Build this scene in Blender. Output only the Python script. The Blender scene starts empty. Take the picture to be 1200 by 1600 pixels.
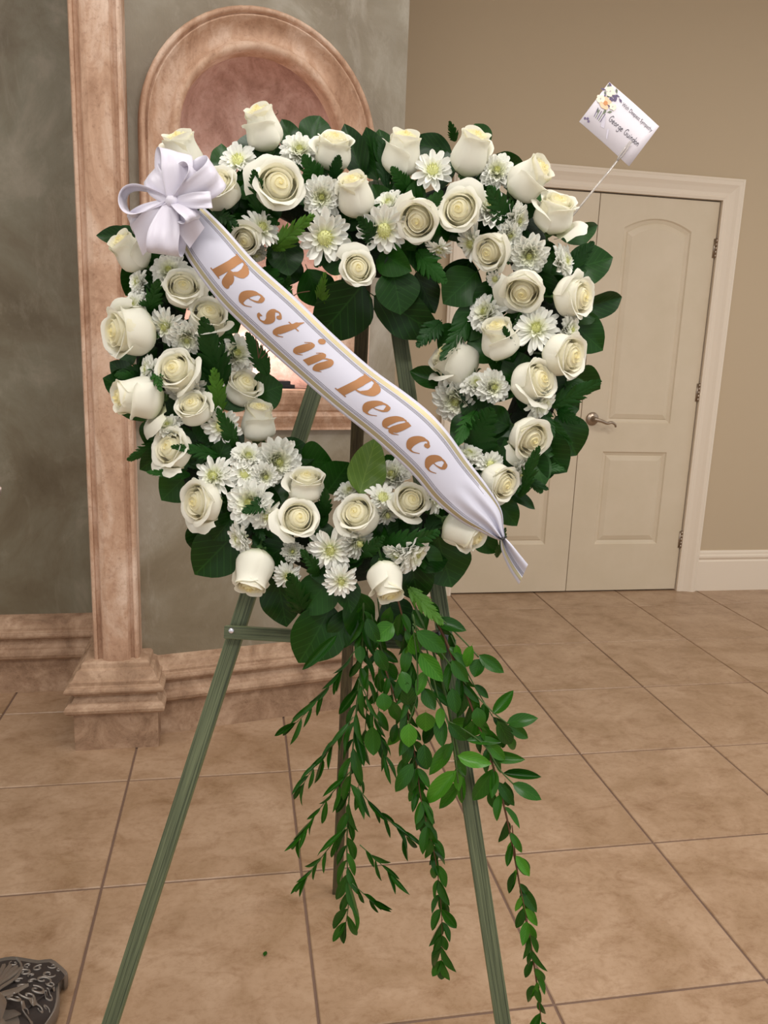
import bpy, bmesh, math, random
from mathutils import Vector, Matrix, noise
random.seed(11)
PI = math.pi
C = bpy.context.scene.collection

# ------------------------------------------------------------------ camera
W, H, FPX = 1200.0, 1600.0, 1237.5
YAW, PITCH, ROLL = 0.184526, 0.20946, 0.03821
CAM = Vector((-1.0661, -3.5290, 1.2516))
_cy, _sy = math.cos(YAW), math.sin(YAW)
FWD = Vector((_sy*math.cos(PITCH), _cy*math.cos(PITCH), -math.sin(PITCH)))
_r = Vector((_cy, -_sy, 0)); _u = _r.cross(FWD)
RGT = math.cos(ROLL)*_r + math.sin(ROLL)*_u
UPV = -math.sin(ROLL)*_r + math.cos(ROLL)*_u
cam = bpy.data.cameras.new('camera'); camo = bpy.data.objects.new('camera', cam); C.objects.link(camo)
camo.matrix_world = Matrix(((RGT.x, UPV.x, -FWD.x, CAM.x), (RGT.y, UPV.y, -FWD.y, CAM.y), (RGT.z, UPV.z, -FWD.z, CAM.z), (0, 0, 0, 1)))
cam.sensor_fit = 'VERTICAL'; cam.sensor_height = 24.0; cam.lens = 24.0*FPX/H
cam.clip_start = 0.02; cam.clip_end = 50
bpy.context.scene.camera = camo

# ------------------------------------------------------------------ world, lights, exposure
world = bpy.data.worlds.new('world'); bpy.context.scene.world = world; world.use_nodes = True
bg = world.node_tree.nodes['Background']; bg.inputs[0].default_value = (1.0, 0.985, 0.96, 1); bg.inputs[1].default_value = 0.80
def area(loc, size, power, col=(1, 0.975, 0.94), look=(0, 0, -1)):
    l = bpy.data.lights.new('overhead_light', 'AREA'); l.shape = 'RECTANGLE'; l.size, l.size_y = size; l.energy = power; l.color = col
    o = bpy.data.objects.new('overhead_light', l); C.objects.link(o); o.location = loc
    o.rotation_euler = Vector(look).to_track_quat('-Z', 'Y').to_euler(); return o
area((-1.5, -4.3, 3.16), (1.2, 0.6), 40)
area((0.3, -3.6, 3.16), (1.2, 0.6), 34)
area((-0.9, -2.2, 3.16), (0.6, 0.6), 12)
area((1.5, -2.4, 3.16), (0.6, 0.6), 30)  # unseen fill lamp, added to brighten the door wall
area((-2.6, -2.3, 3.16), (0.6, 0.6), 18)  # unseen fill lamp, added to lift the top of the left wall
vs = bpy.context.scene.view_settings
vs.view_transform = 'Standard'; vs.look = 'None'; vs.exposure = 0.0; vs.gamma = 1.0; vs.use_curve_mapping = False

# ------------------------------------------------------------------ helpers
def srgb(r, g, b):
    f = lambda c: (c/255/12.92) if c/255 <= 0.04045 else ((c/255+0.055)/1.055)**2.4
    return (f(r), f(g), f(b), 1)
def ray(x, y): return ((x-W/2)/FPX*RGT - (y-H/2)/FPX*UPV + FWD)
def onplane(x, y, p0, n):
    d = ray(x, y); return CAM + d*((Vector(p0)-CAM).dot(n)/d.dot(n))
def zdepth(p): return (p-CAM).dot(FWD)
FH = Vector((_sy, _cy, 0)); RH = Vector((_cy, -_sy, 0)); ZZ = Vector((0, 0, 1))
LA, LB = 0.93, 0.20                                    # easel front plane: distance = LA + LB*z
LN = (FH - LB*ZZ).normalized()
LP0 = CAM*1.0 + FH*LA; LP0.z = 0.0
def PW(x, y, off=0.0):                                 # point over the leaning wreath, off metres in front of the foam
    return onplane(x, y, LP0 - LN*(0.055+off), LN)
def PL(x, y, off=0.0): return onplane(x, y, LP0 - LN*off, LN)
GD = LA + LB*0.93 - 0.07
def PG(x, y, off=0.0):                                 # hanging greenery: a vertical sheet
    return onplane(x, y, CAM + FH*(GD-off), FH)

class M:                                               # mesh collector
    def __init__(s): s.v = []; s.f = []; s.mi = []; s.uv = None
    def grid(s, fn, nu, nv, mi=0, closed=False):
        b = len(s.v)
        for i in range(nu+1):
            for j in range(nv+1): s.v.append(Vector(fn(i/nu, j/nv)))
        for i in range(nu):
            for j in range(nv):
                a = b+i*(nv+1)+j; s.f.append((a, a+nv+1, a+nv+2, a+1)); s.mi.append(mi)
        return s
    def box(s, lo, hi, mi=0):
        b = len(s.v); x0, y0, z0 = lo; x1, y1, z1 = hi
        s.v += [Vector(p) for p in ((x0,y0,z0),(x1,y0,z0),(x1,y1,z0),(x0,y1,z0),(x0,y0,z1),(x1,y0,z1),(x1,y1,z1),(x0,y1,z1))]
        for q in ((0,3,2,1),(4,5,6,7),(0,1,5,4),(1,2,6,5),(2,3,7,6),(3,0,4,7)): s.f.append(tuple(b+k for k in q)); s.mi.append(mi)
        return s
    def tube(s, pts, rad, n=8, mi=0, cap=True, closed=False):
        pts = [Vector(p) for p in pts]; b = len(s.v); m = len(pts)
        rad = rad if isinstance(rad, (list, tuple)) else [rad]*m
        prev = None
        for i, p in enumerate(pts):
            if closed: t = pts[(i+1) % m]-pts[i-1]
            else: t = pts[min(i+1, m-1)]-pts[max(i-1, 0)]
            t = t.normalized() if t.length > 1e-9 else ZZ.copy()
            if prev is None: a = t.orthogonal().normalized()
            else: a = (prev - t*prev.dot(t)); a = a.normalized() if a.length > 1e-6 else t.orthogonal().normalized()
            prev = a; c = t.cross(a)
            for k in range(n):
                w = 2*PI*k/n; s.v.append(p + (a*math.cos(w)+c*math.sin(w))*rad[i])
        for i in range(m if closed else m-1):
            for k in range(n):
                p0 = b+i*n; p1 = b+((i+1) % m)*n
                s.f.append((p0+k, p0+(k+1) % n, p1+(k+1) % n, p1+k)); s.mi.append(mi)
        if cap and not closed:
            s.f.append(tuple(b+k for k in reversed(range(n)))); s.mi.append(mi)
            s.f.append(tuple(b+(m-1)*n+k for k in range(n))); s.mi.append(mi)
        return s
    def lathe(s, prof, n=24, mi=0):                    # prof: (r, z)
        b = len(s.v)
        for r, z in prof:
            for k in range(n): s.v.append(Vector((r*math.cos(2*PI*k/n), r*math.sin(2*PI*k/n), z)))
        for i in range(len(prof)-1):
            for k in range(n): s.f.append((b+i*n+k, b+i*n+(k+1) % n, b+(i+1)*n+(k+1) % n, b+(i+1)*n+k)); s.mi.append(mi)
        return s
    def sweep(s, prof, path, mi=0, closed=False):      # prof (out, up) per path frame (p, out, up)
        b = len(s.v); n = len(prof)
        for p, o, u in path:
            for a, c in prof: s.v.append(Vector(p)+Vector(o)*a+Vector(u)*c)
        m = len(path)
        for i in range(m-1+(1 if closed else 0)):
            for k in range(n-1):
                a = b+i*n+k; c = b+((i+1) % m)*n+k
                s.f.append((a, c, c+1, a+1)); s.mi.append(mi)
        return s
    def poly(s, pts, mi=0):
        b = len(s.v); s.v += [Vector(p) for p in pts]; s.f.append(tuple(range(b, b+len(pts)))); s.mi.append(mi); return s
    def mesh(s, name, mats, smooth=True):
        me = bpy.data.meshes.new(name); me.from_pydata([tuple(v) for v in s.v], [], s.f)
        for m in (mats if isinstance(mats, (list, tuple)) else [mats]): me.materials.append(m)
        me.polygons.foreach_set('material_index', s.mi)
        me.polygons.foreach_set('use_smooth', [smooth]*len(me.polygons))
        me.update(); return me

WM = {}
def put(name, me, parent=None, world=None, local=None):
    o = bpy.data.objects.new(name, me); C.objects.link(o)
    w = world if world is not None else Matrix.Identity(4)
    if parent is not None:
        o.parent = parent
        lm = local if local is not None else WM[parent.name].inverted() @ w
        o.matrix_basis = lm; WM[o.name] = WM[parent.name] @ lm
    else:
        o.matrix_basis = w; WM[o.name] = w.copy()
    return o
def add(name, m, mats, parent=None, world=None, smooth=True, bevel=0, local=None):
    # geometry given in world space: re-based so that the origin sits on the object
    o = put(name, m.mesh(name, mats, smooth), parent, world, local)
    if bevel:
        b = o.modifiers.new('bevel', 'BEVEL'); b.width = bevel; b.segments = 2; b.limit_method = 'ANGLE'
    return o
def addw(name, m, mats, parent=None, smooth=True, bevel=0, origin=None):
    if origin is None:
        n = len(m.v); origin = Vector((sum(v.x for v in m.v)/n, sum(v.y for v in m.v)/n, min(v.z for v in m.v)))
    m.v = [v-origin for v in m.v]
    return add(name, m, mats, parent, Matrix.Translation(origin), smooth, bevel)
def thing(name, label, cat, loc=(0, 0, 0), group=None):
    o = put(name, None, None, Matrix.Translation(Vector(loc))); tag(o, label, cat, group); return o
def tag(o, label=None, cat=None, group=None, kind=None):
    if label: o['label'] = label
    if cat: o['category'] = cat
    if group: o['group'] = group
    if kind: o['kind'] = kind
    return o
def frame(o, x, y, z):                                 # matrix from origin + axes (axes carry scale)
    return Matrix(((x.x, y.x, z.x, o.x), (x.y, y.y, z.y, o.y), (x.z, y.z, z.z, o.z), (0, 0, 0, 1)))
def cr(pts, n=6, closed=False):                        # Catmull-Rom on tuples
    pts = [Vector(p) if not isinstance(p, Vector) else p for p in pts]; out = []; m = len(pts)
    for i in range(m if closed else m-1):
        g = (lambda k: pts[k % m]) if closed else (lambda k: pts[max(0, min(m-1, k))])
        a, b, c, d = g(i-1), g(i), g(i+1), g(i+2)
        for k in range(n):
            t = k/n; out.append(0.5*((2*b)+(c-a)*t+(2*a-5*b+4*c-d)*t*t+(3*b-a-3*c+d)*t**3))
    if not closed: out.append(pts[-1])
    return out

# ------------------------------------------------------------------ materials
def mat(name, col, rough=0.6, metal=0.0, spec=0.5):
    m = bpy.data.materials.new(name); m.use_nodes = True; b = m.node_tree.nodes['Principled BSDF']
    b.inputs['Base Color'].default_value = col; b.inputs['Roughness'].default_value = rough
    b.inputs['Metallic'].default_value = metal; b.inputs['Specular IOR Level'].default_value = spec
    return m
def nodes(m): return m.node_tree.nodes, m.node_tree.links, m.node_tree.nodes['Principled BSDF']
def nz(m, scale, detail=5, rough=0.6, coord='Object', stretch=None, dist=0.0):
    N, L, b = nodes(m); tc = N.new('ShaderNodeTexCoord'); t = N.new('ShaderNodeTexNoise')
    t.inputs['Scale'].default_value = scale; t.inputs['Detail'].default_value = detail; t.inputs['Roughness'].default_value = rough
    t.inputs['Distortion'].default_value = dist
    if stretch:
        mp = N.new('ShaderNodeMapping'); mp.inputs['Scale'].default_value = stretch
        L.new(tc.outputs[coord], mp.inputs[0]); L.new(mp.outputs[0], t.inputs[0])
    else: L.new(tc.outputs[coord], t.inputs[0])
    return t
def ramp(m, src, stops):
    N, L, b = nodes(m); r = N.new('ShaderNodeValToRGB'); e = r.color_ramp.elements
    while len(e) < len(stops): e.new(0.5)
    for k, (p, c) in enumerate(stops): e[k].position = p; e[k].color = c
    L.new(src, r.inputs[0]); return r
def mix(m, fac, a, b_, mode='MIX'):
    N, L, b = nodes(m); x = N.new('ShaderNodeMix'); x.data_type = 'RGBA'; x.blend_type = mode
    if isinstance(fac, (int, float)): x.inputs[0].default_value = fac
    else: L.new(fac, x.inputs[0])
    for s, i in ((a, 6), (b_, 7)):
        if isinstance(s, tuple): x.inputs[i].default_value = s
        else: L.new(s, x.inputs[i])
    return x.outputs[2]
def bump(m, src, strength=0.2, dist=0.01):
    N, L, b = nodes(m); u = N.new('ShaderNodeBump'); u.inputs['Strength'].default_value = strength; u.inputs['Distance'].default_value = dist
    L.new(src, u.inputs['Height']); L.new(u.outputs[0], b.inputs['Normal']); return u
def base(m, src): nodes(m)[1].new(src, nodes(m)[2].inputs['Base Color'])

def m_plaster(name, cols, gloss=0.45):
    m = mat(name, (1, 1, 1, 1), gloss)
    a = nz(m, 2.0, 7, 0.62, dist=0.5); r = ramp(m, a.outputs[0], [(0.34, cols[0]), (0.46, cols[1]), (0.55, cols[2]), (0.66, cols[3])])
    s = nz(m, 5, 8, 0.7, stretch=(1, 1, 0.5), dist=1.5); r2 = ramp(m, s.outputs[0], [(0.52, (0, 0, 0, 1)), (0.72, (1, 1, 1, 1))])
    f = nodes(m)[0].new('ShaderNodeMath'); f.operation = 'MULTIPLY'; f.inputs[1].default_value = 0.38; nodes(m)[1].new(r2.outputs[0], f.inputs[0])
    base(m, mix(m, f.outputs[0], r.outputs[0], cols[4]))
    g = nz(m, 14, 9, 0.75, stretch=(1, 1, 0.45), dist=2.0); bump(m, g.outputs[0], 0.35, 0.006)
    return m
MAT = {}
MAT['plaster_left'] = m_plaster('green_grey_plaster', [srgb(92, 80, 58), srgb(108, 98, 77), srgb(120, 114, 95), srgb(146, 137, 120), srgb(160, 152, 135)], 0.5)
MAT['plaster_mid'] = m_plaster('grey_plaster', [srgb(116, 103, 82), srgb(130, 119, 99), srgb(142, 133, 115), srgb(160, 152, 138), srgb(192, 185, 172)], 0.34)
def m_stone(name, dark, mid, light, rough=0.75, sc=7, vert=0.35):
    m = mat(name, mid, rough)
    a = nz(m, sc, 8, 0.68, stretch=(1, 1, vert), dist=0.6); r = ramp(m, a.outputs[0], [(0.32, dark), (0.49, mid), (0.66, light)])
    b_ = nz(m, 90, 5, 0.7); r2 = ramp(m, b_.outputs[0], [(0.30, (0.45, 0.33, 0.27, 1)), (0.45, (1, 1, 1, 1))])
    d_ = nz(m, 26, 8, 0.72, dist=0.8); r3 = ramp(m, d_.outputs[0], [(0.36, (0.66, 0.56, 0.50, 1)), (0.50, (1, 1, 1, 1)), (0.66, (1.0, 1.0, 1.0, 1))])
    base(m, mix(m, 0.42, mix(m, 0.45, r.outputs[0], r2.outputs[0], 'MULTIPLY'), r3.outputs[0], 'MULTIPLY'))
    c = nz(m, 45, 8, 0.7); bump(m, c.outputs[0], 0.35, 0.004); return m
MAT['stone'] = m_stone('blush_stone', srgb(150, 112, 86), srgb(190, 154, 128), srgb(220, 194, 174))
MAT['stone_base'] = m_stone('tan_stone', srgb(132, 103, 80), srgb(164, 133, 107), srgb(192, 162, 136), sc=9, vert=1.0)
MAT['niche'] = m_stone('rose_terracotta', srgb(142, 104, 90), srgb(180, 142, 128), srgb(206, 174, 162), 0.8, 6, 0.8)
m = MAT['beige'] = mat('beige_wall_paint', srgb(190, 170, 142), 0.75); t = nz(m, 160, 3, 0.6); bump(m, t.outputs[0], 0.08, 0.002)
m = MAT['trimpaint'] = mat('cream_trim_paint', srgb(228, 213, 194), 0.4); t = nz(m, 60, 4, 0.6); bump(m, t.outputs[0], 0.05, 0.002)
m = MAT['door'] = mat('cream_door_paint', srgb(204, 187, 162), 0.45)
t = nz(m, 5, 5, 0.6); r = ramp(m, t.outputs[0], [(0.3, srgb(206, 190, 164)), (0.7, srgb(213, 197, 173))]); base(m, r.outputs[0])
MAT['ceiling'] = mat('ceiling_paint', srgb(225, 220, 210), 0.9)
# tiles
m = MAT['tile'] = mat('beige_stoneware', srgb(190, 155, 120), 0.34, spec=0.4)
N, L, b = nodes(m); oi = N.new('ShaderNodeObjectInfo')
tc = N.new('ShaderNodeTexCoord'); va = N.new('ShaderNodeVectorMath'); va.operation = 'ADD'
vm = N.new('ShaderNodeVectorMath'); vm.operation = 'SCALE'; vm.inputs['Scale'].default_value = 37.0
cx = N.new('ShaderNodeCombineXYZ'); L.new(oi.outputs['Random'], cx.inputs[0]); L.new(oi.outputs['Random'], cx.inputs[1]); L.new(cx.outputs[0], vm.inputs[0])
L.new(tc.outputs['Object'], va.inputs[0]); L.new(vm.outputs[0], va.inputs[1])
def tn(sc, det, rg, st, ds=0.0):
    mp = N.new('ShaderNodeMapping'); mp.inputs['Scale'].default_value = st; L.new(va.outputs[0], mp.inputs[0])
    t = N.new('ShaderNodeTexNoise'); t.inputs['Scale'].default_value = sc; t.inputs['Detail'].default_value = det; t.inputs['Roughness'].default_value = rg; t.inputs['Distortion'].default_value = ds
    L.new(mp.outputs[0], t.inputs[0]); return t
a = tn(5, 7, 0.62, (1, 1, 1), 0.7); r = ramp(m, a.outputs[0], [(0.30, srgb(152, 123, 94)), (0.50, srgb(170, 141, 114)), (0.70, srgb(184, 156, 130))])
c = tn(11, 12, 0.78, (0.8, 1.5, 1), 0.6); r2 = ramp(m, c.outputs[0], [(0.34, (0.60, 0.50, 0.40, 1)), (0.50, (1, 1, 1, 1))])
c3 = tn(55, 8, 0.75, (1, 1.3, 1), 0.5); r3 = ramp(m, c3.outputs[0], [(0.38, (0.72, 0.64, 0.54, 1)), (0.52, (1, 1, 1, 1))])
base(m, mix(m, 0.4, mix(m, 0.6, r.outputs[0], r2.outputs[0], 'MULTIPLY'), r3.outputs[0], 'MULTIPLY')); bump(m, c.outputs[0], 0.12, 0.003)
MAT['grout'] = mat('grout', srgb(118, 94, 80), 0.9)
# greens
def m_leaf(name, c0, c1, rough=0.32, trans=0.12, veins=True):
    m = mat(name, c0, rough, spec=0.3); N, L, b = nodes(m)
    oi = N.new('ShaderNodeObjectInfo'); r = ramp(m, oi.outputs['Random'], [(0.0, c0), (1.0, c1)])
    col = r.outputs[0]
    if veins:
        tc = N.new('ShaderNodeTexCoord'); sp = N.new('ShaderNodeSeparateXYZ'); L.new(tc.outputs['Object'], sp.inputs[0])
        ab = N.new('ShaderNodeMath'); ab.operation = 'ABSOLUTE'; L.new(sp.outputs[0], ab.inputs[0])
        mr = ramp(m, ab.outputs[0], [(0.0, (1, 1, 1, 1)), (0.022, (0, 0, 0, 1))])
        ma = N.new('ShaderNodeMath'); ma.operation = 'MULTIPLY_ADD'; ma.inputs[1].default_value = -0.9; L.new(ab.outputs[0], ma.inputs[0]); L.new(sp.outputs[1], ma.inputs[2])
        mm = N.new('ShaderNodeMath'); mm.operation = 'MULTIPLY'; mm.inputs[1].default_value = 42; L.new(ma.outputs[0], mm.inputs[0])
        sn = N.new('ShaderNodeMath'); sn.operation = 'SINE'; L.new(mm.outputs[0], sn.inputs[0])
        sr = ramp(m, sn.outputs[0], [(0.90, (0, 0, 0, 1)), (1.0, (1, 1, 1, 1))])
        ad = N.new('ShaderNodeMath'); ad.operation = 'MAXIMUM'; L.new(mr.outputs[0], ad.inputs[0]); L.new(sr.outputs[0], ad.inputs[1])
        f = N.new('ShaderNodeMath'); f.operation = 'MULTIPLY'; f.inputs[1].default_value = 0.35; L.new(ad.outputs[0], f.inputs[0])
        col = mix(m, f.outputs[0], col, (c1[0]*2.2+0.01, c1[1]*1.8+0.02, c1[2]*2+0.01, 1)); bump(m, ad.outputs[0], -0.3, 0.01)
    base(m, col); out = N['Material Output']; tr = N.new('ShaderNodeBsdfTranslucent'); L.new(col, tr.inputs[0]); mx = N.new('ShaderNodeMixShader'); mx.inputs[0].default_value = trans
    L.new(b.outputs[0], mx.inputs[1]); L.new(tr.outputs[0], mx.inputs[2]); L.new(mx.outputs[0], out.inputs[0]); return m
MAT['leaf'] = m_leaf('salal_green', srgb(12, 46, 6), srgb(28, 74, 10), 0.38)
MAT['leaf_olive'] = m_leaf('olive_green', srgb(84, 112, 44), srgb(90, 116, 48))
MAT['fern'] = m_leaf('fern_green', srgb(16, 56, 12), srgb(34, 84, 20), 0.5, 0.15, False)
MAT['fern_bright'] = m_leaf('bright_fern_green', srgb(74, 122, 36), srgb(96, 140, 42), 0.5, 0.15, False)
MAT['ruscus'] = m_leaf('ruscus_green', srgb(22, 66, 10), srgb(46, 98, 20), 0.3, 0.15)
MAT['ruscus_bright'] = m_leaf('bright_ruscus_green', srgb(56, 116, 24), srgb(78, 138, 36), 0.3, 0.2)
MAT['stem'] = mat('green_stem', srgb(64, 92, 40), 0.6)
MAT['stem_red'] = mat('brown_stem', srgb(96, 62, 40), 0.6)
MAT['foam'] = mat('dark_moss', srgb(18, 34, 16), 0.95); t = nz(MAT['foam'], 60, 6, 0.7); bump(MAT['foam'], t.outputs[0], 0.8, 0.01)
def m_petal(name, c_in, c_out, trans=0.25, axis_ramp=None):
    m = mat(name, c_out, 0.55, spec=0.25); N, L, b = nodes(m)
    if axis_ramp:
        tc = N.new('ShaderNodeTexCoord'); sp = N.new('ShaderNodeSeparateXYZ'); L.new(tc.outputs['Object'], sp.inputs[0])
        if axis_ramp == 'r':
            ln = N.new('ShaderNodeVectorMath'); ln.operation = 'LENGTH'; cb = N.new('ShaderNodeCombineXYZ')
            L.new(sp.outputs[0], cb.inputs[0]); L.new(sp.outputs[1], cb.inputs[1]); L.new(cb.outputs[0], ln.inputs[0]); src = ln.outputs['Value']; rr = ramp(m, src, [(0.05, c_in), (0.5, c_out)])
        else: src = sp.outputs[2]; rr = ramp(m, src, [(0.05, c_in), (0.6, c_out)])
        col = rr.outputs[0]; base(m, col)
    else:
        rg = N.new('ShaderNodeRGB'); rg.outputs[0].default_value = c_out; col = rg.outputs[0]; base(m, col)
    out = N['Material Output']; tr = N.new('ShaderNodeBsdfTranslucent'); L.new(col, tr.inputs[0]); mx = N.new('ShaderNodeMixShader'); mx.inputs[0].default_value = trans
    L.new(b.outputs[0], mx.inputs[1]); L.new(tr.outputs[0], mx.inputs[2]); L.new(mx.outputs[0], out.inputs[0]); return m
MAT['rose_core'] = m_petal('cream_rose_heart', srgb(250, 240, 188), srgb(248, 244, 222), 0.30, 'r')
MAT['rose_petal'] = m_petal('white_rose_petal', srgb(222, 228, 188), srgb(249, 247, 234), 0.30, 'z')
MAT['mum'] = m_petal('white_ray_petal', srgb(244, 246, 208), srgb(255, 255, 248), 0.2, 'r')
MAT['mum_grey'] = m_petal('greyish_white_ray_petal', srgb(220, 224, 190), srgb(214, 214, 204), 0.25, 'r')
MAT['mum_heart'] = mat('yellow_green_heart', srgb(224, 226, 160), 0.6)
MAT['sepal'] = mat('sepal_green', srgb(70, 104, 52), 0.55)
MAT['satin'] = mat('white_satin', srgb(214, 209, 222), 0.4); N, L, b = nodes(MAT['satin']); b.inputs['Sheen Weight'].default_value = 0.3
t = nz(MAT['satin'], 900, 2, 0.5); bump(MAT['satin'], t.outputs[0], 0.05, 0.001)
MAT['sash'] = mat('white_sash', srgb(203, 202, 216), 0.5)
MAT['gold'] = mat('gold_foil', srgb(170, 159, 126), 0.42, 0.5)
MAT['bronze'] = mat('copper_lettering', srgb(160, 112, 70), 0.5, 0.35)
MAT['hair'] = mat('black_pinstripe', srgb(70, 64, 66), 0.5)
def m_wood(name, a, b_, axis_scale):
    m = mat(name, a, 0.7); t = nz(m, 60, 6, 0.65, stretch=axis_scale, dist=0.4); r = ramp(m, t.outputs[0], [(0.35, a), (0.62, b_)]); base(m, r.outputs[0]); bump(m, t.outputs[0], 0.5, 0.002); return m
MAT['wood'] = m_wood('green_stained_wood', srgb(46, 56, 38), srgb(108, 116, 86), (12, 12, 0.10))
MAT['wood_side'] = m_wood('pale_green_wood', srgb(84, 98, 64), srgb(114, 122, 86), (6, 6, 0.35))
MAT['wood_shaded'] = m_wood('shaded_olive_wood', srgb(58, 50, 34), srgb(88, 80, 54), (6, 6, 0.35))  # olive back leg, its colour darkened for the shadow near the top
MAT['nail'] = mat('nail_head', srgb(226, 226, 236), 0.25, 0.8)
MAT['black'] = mat('black_plastic', srgb(24, 23, 26), 0.35)
MAT['nickel'] = mat('brushed_nickel', srgb(168, 152, 136), 0.3, 0.9)
MAT['pewter'] = mat('antique_pewter', srgb(150, 143, 136), 0.42, 0.75); t = nz(MAT['pewter'], 40, 5, 0.6); bump(MAT['pewter'], t.outputs[0], 0.15, 0.002)
MAT['patina'] = mat('dark_patina', srgb(62, 56, 55), 0.55, 0.4)
MAT['card'] = mat('white_card', srgb(212, 205, 212), 0.5)
MAT['ink'] = mat('black_ink', srgb(40, 34, 52), 0.6)
MAT['clear'] = mat('clear_plastic', srgb(225, 218, 210), 0.15); MAT['clear'].node_tree.nodes['Principled BSDF'].inputs['Transmission Weight'].default_value = 0.55

# ------------------------------------------------------------------ the setting
S = 0.46; YB = 0.2389                                  # tile pitch, door wall
fl = put('floor', M().poly([(-5.4, -5.6, -0.0035), (3.2, -5.6, -0.0035), (3.2, 0.7, -0.0035), (-5.4, 0.7, -0.0035)]).mesh('floor', MAT['grout'], False)); tag(fl, 'floor of square beige stoneware tiles with brown grout', kind='structure')
def tile_mesh():
    m = M(); h = S/2-0.0028; e = 0.002
    lv = [(h, -0.006), (h, -e), (h-e, 0.0)]; b = 0
    for a, z in lv: m.v += [Vector(p) for p in ((-a, -a, z), (a, -a, z), (a, a, z), (-a, a, z))]
    for l in range(2):
        for k in range(4): m.f.append((l*4+k, l*4+(k+1) % 4, l*4+4+(k+1) % 4, l*4+4+k)); m.mi.append(0)
    m.f.append((8, 9, 10, 11)); m.mi.append(0)
    return m.mesh('tile', MAT['tile'], False)
TM = tile_mesh()
for i in range(-9, 6):
    for j in range(-2, 11):
        put('tile', TM, fl, local=Matrix.Translation(((i+0.5)*S, -(j+0.5)*S, random.uniform(-0.0004, 0.0004))) @ Matrix.Rotation(random.choice((0, PI)), 4, 'Z'))
ce = put('ceiling', M().box((-5.4, -5.6, 3.2), (3.2, 0.7, 3.3)).mesh('ceiling', MAT['ceiling'], False)); tag(ce, kind='structure')

# door wall (opening for the double doors)
DX0, DX1, DZ = 0.0, 1.262, 1.995
CW = 0.1
m = M(); T = 0.14
m.box((-0.75, YB, 0), (DX0-0.02, YB+T, 3.2)); m.box((DX1+0.02, YB, 0), (3.2, YB+T, 3.2)); m.box((DX0-0.02, YB, DZ+0.02), (DX1+0.02, YB+T, 3.2))
wb = put('wall_back', m.mesh('wall_back', MAT['beige'], False)); tag(wb, 'plain beige painted wall around the double doors', kind='structure')
m = M().box((-0.3, YB+T+0.3, 0), (1.6, YB+T+0.32, 2.4)); 
# casing: profile swept round the opening with mitred corners
def casing():
    pr = [(0.0, 0.0), (0.0, 0.012), (0.012, 0.016), (0.02, 0.013), (0.034, 0.014), (0.055, 0.022), (0.07, 0.03), (0.086, 0.032), (0.092, 0.028), (0.1, 0.026), (0.1, 0.0)]
    m = M(); path = []
    for (x, z, dx, dz) in ((DX0-0.001, 0, -1, 0), (DX0-0.001, DZ+0.003, -1, 1), (DX1+0.001, DZ+0.003, 1, 1), (DX1+0.001, 0, 1, 0)):
        path.append((Vector((x, YB, z)), Vector((dx, 0, dz)), Vector((0, -1, 0))))
    m.sweep(pr, path)
    return m
tr = addw('trim_1', casing(), MAT['trimpaint'], smooth=False); tag(tr, 'cream moulded casing around the double doors', kind='structure')
m = M(); m.box((DX0-0.02, YB-0.001, 0), (DX0-0.002, YB+T, DZ+0.02)); m.box((DX1+0.002, YB-0.001, 0), (DX1+0.02, YB+T, DZ+0.02)); m.box((DX0-0.02, YB-0.001, DZ+0.003), (DX1+0.02, YB+T, DZ+0.02))
m.box((DX0, YB+0.05, 0), (DX1, YB+T, DZ))
add('jamb', m, MAT['trimpaint'], tr, Matrix.Identity(4), smooth=False)
# baseboards of the beige wall
BP = [(0.0, 0.0), (0.016, 0.0), (0.016, 0.165), (0.011, 0.172), (0.013, 0.178), (0.018, 0.186), (0.018, 0.196), (0.010, 0.203), (0.010, 0.214), (0.006, 0.224), (0, 0.224)]
def board(x0, x1): return M().sweep(BP, [((x0, YB, 0), (0, -1, 0), (0, 0, 1)), ((x1, YB, 0), (0, -1, 0), (0, 0, 1))])
tag(addw('baseboard_right', board(DX1+CW+0.005, 3.2), MAT['trimpaint'], smooth=False), 'cream moulded baseboard right of the doors', kind='structure')
tag(addw('baseboard_back', board(-0.75, DX0-CW-0.005), MAT['trimpaint'], smooth=False), 'cream baseboard left of the doors', kind='structure')

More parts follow.
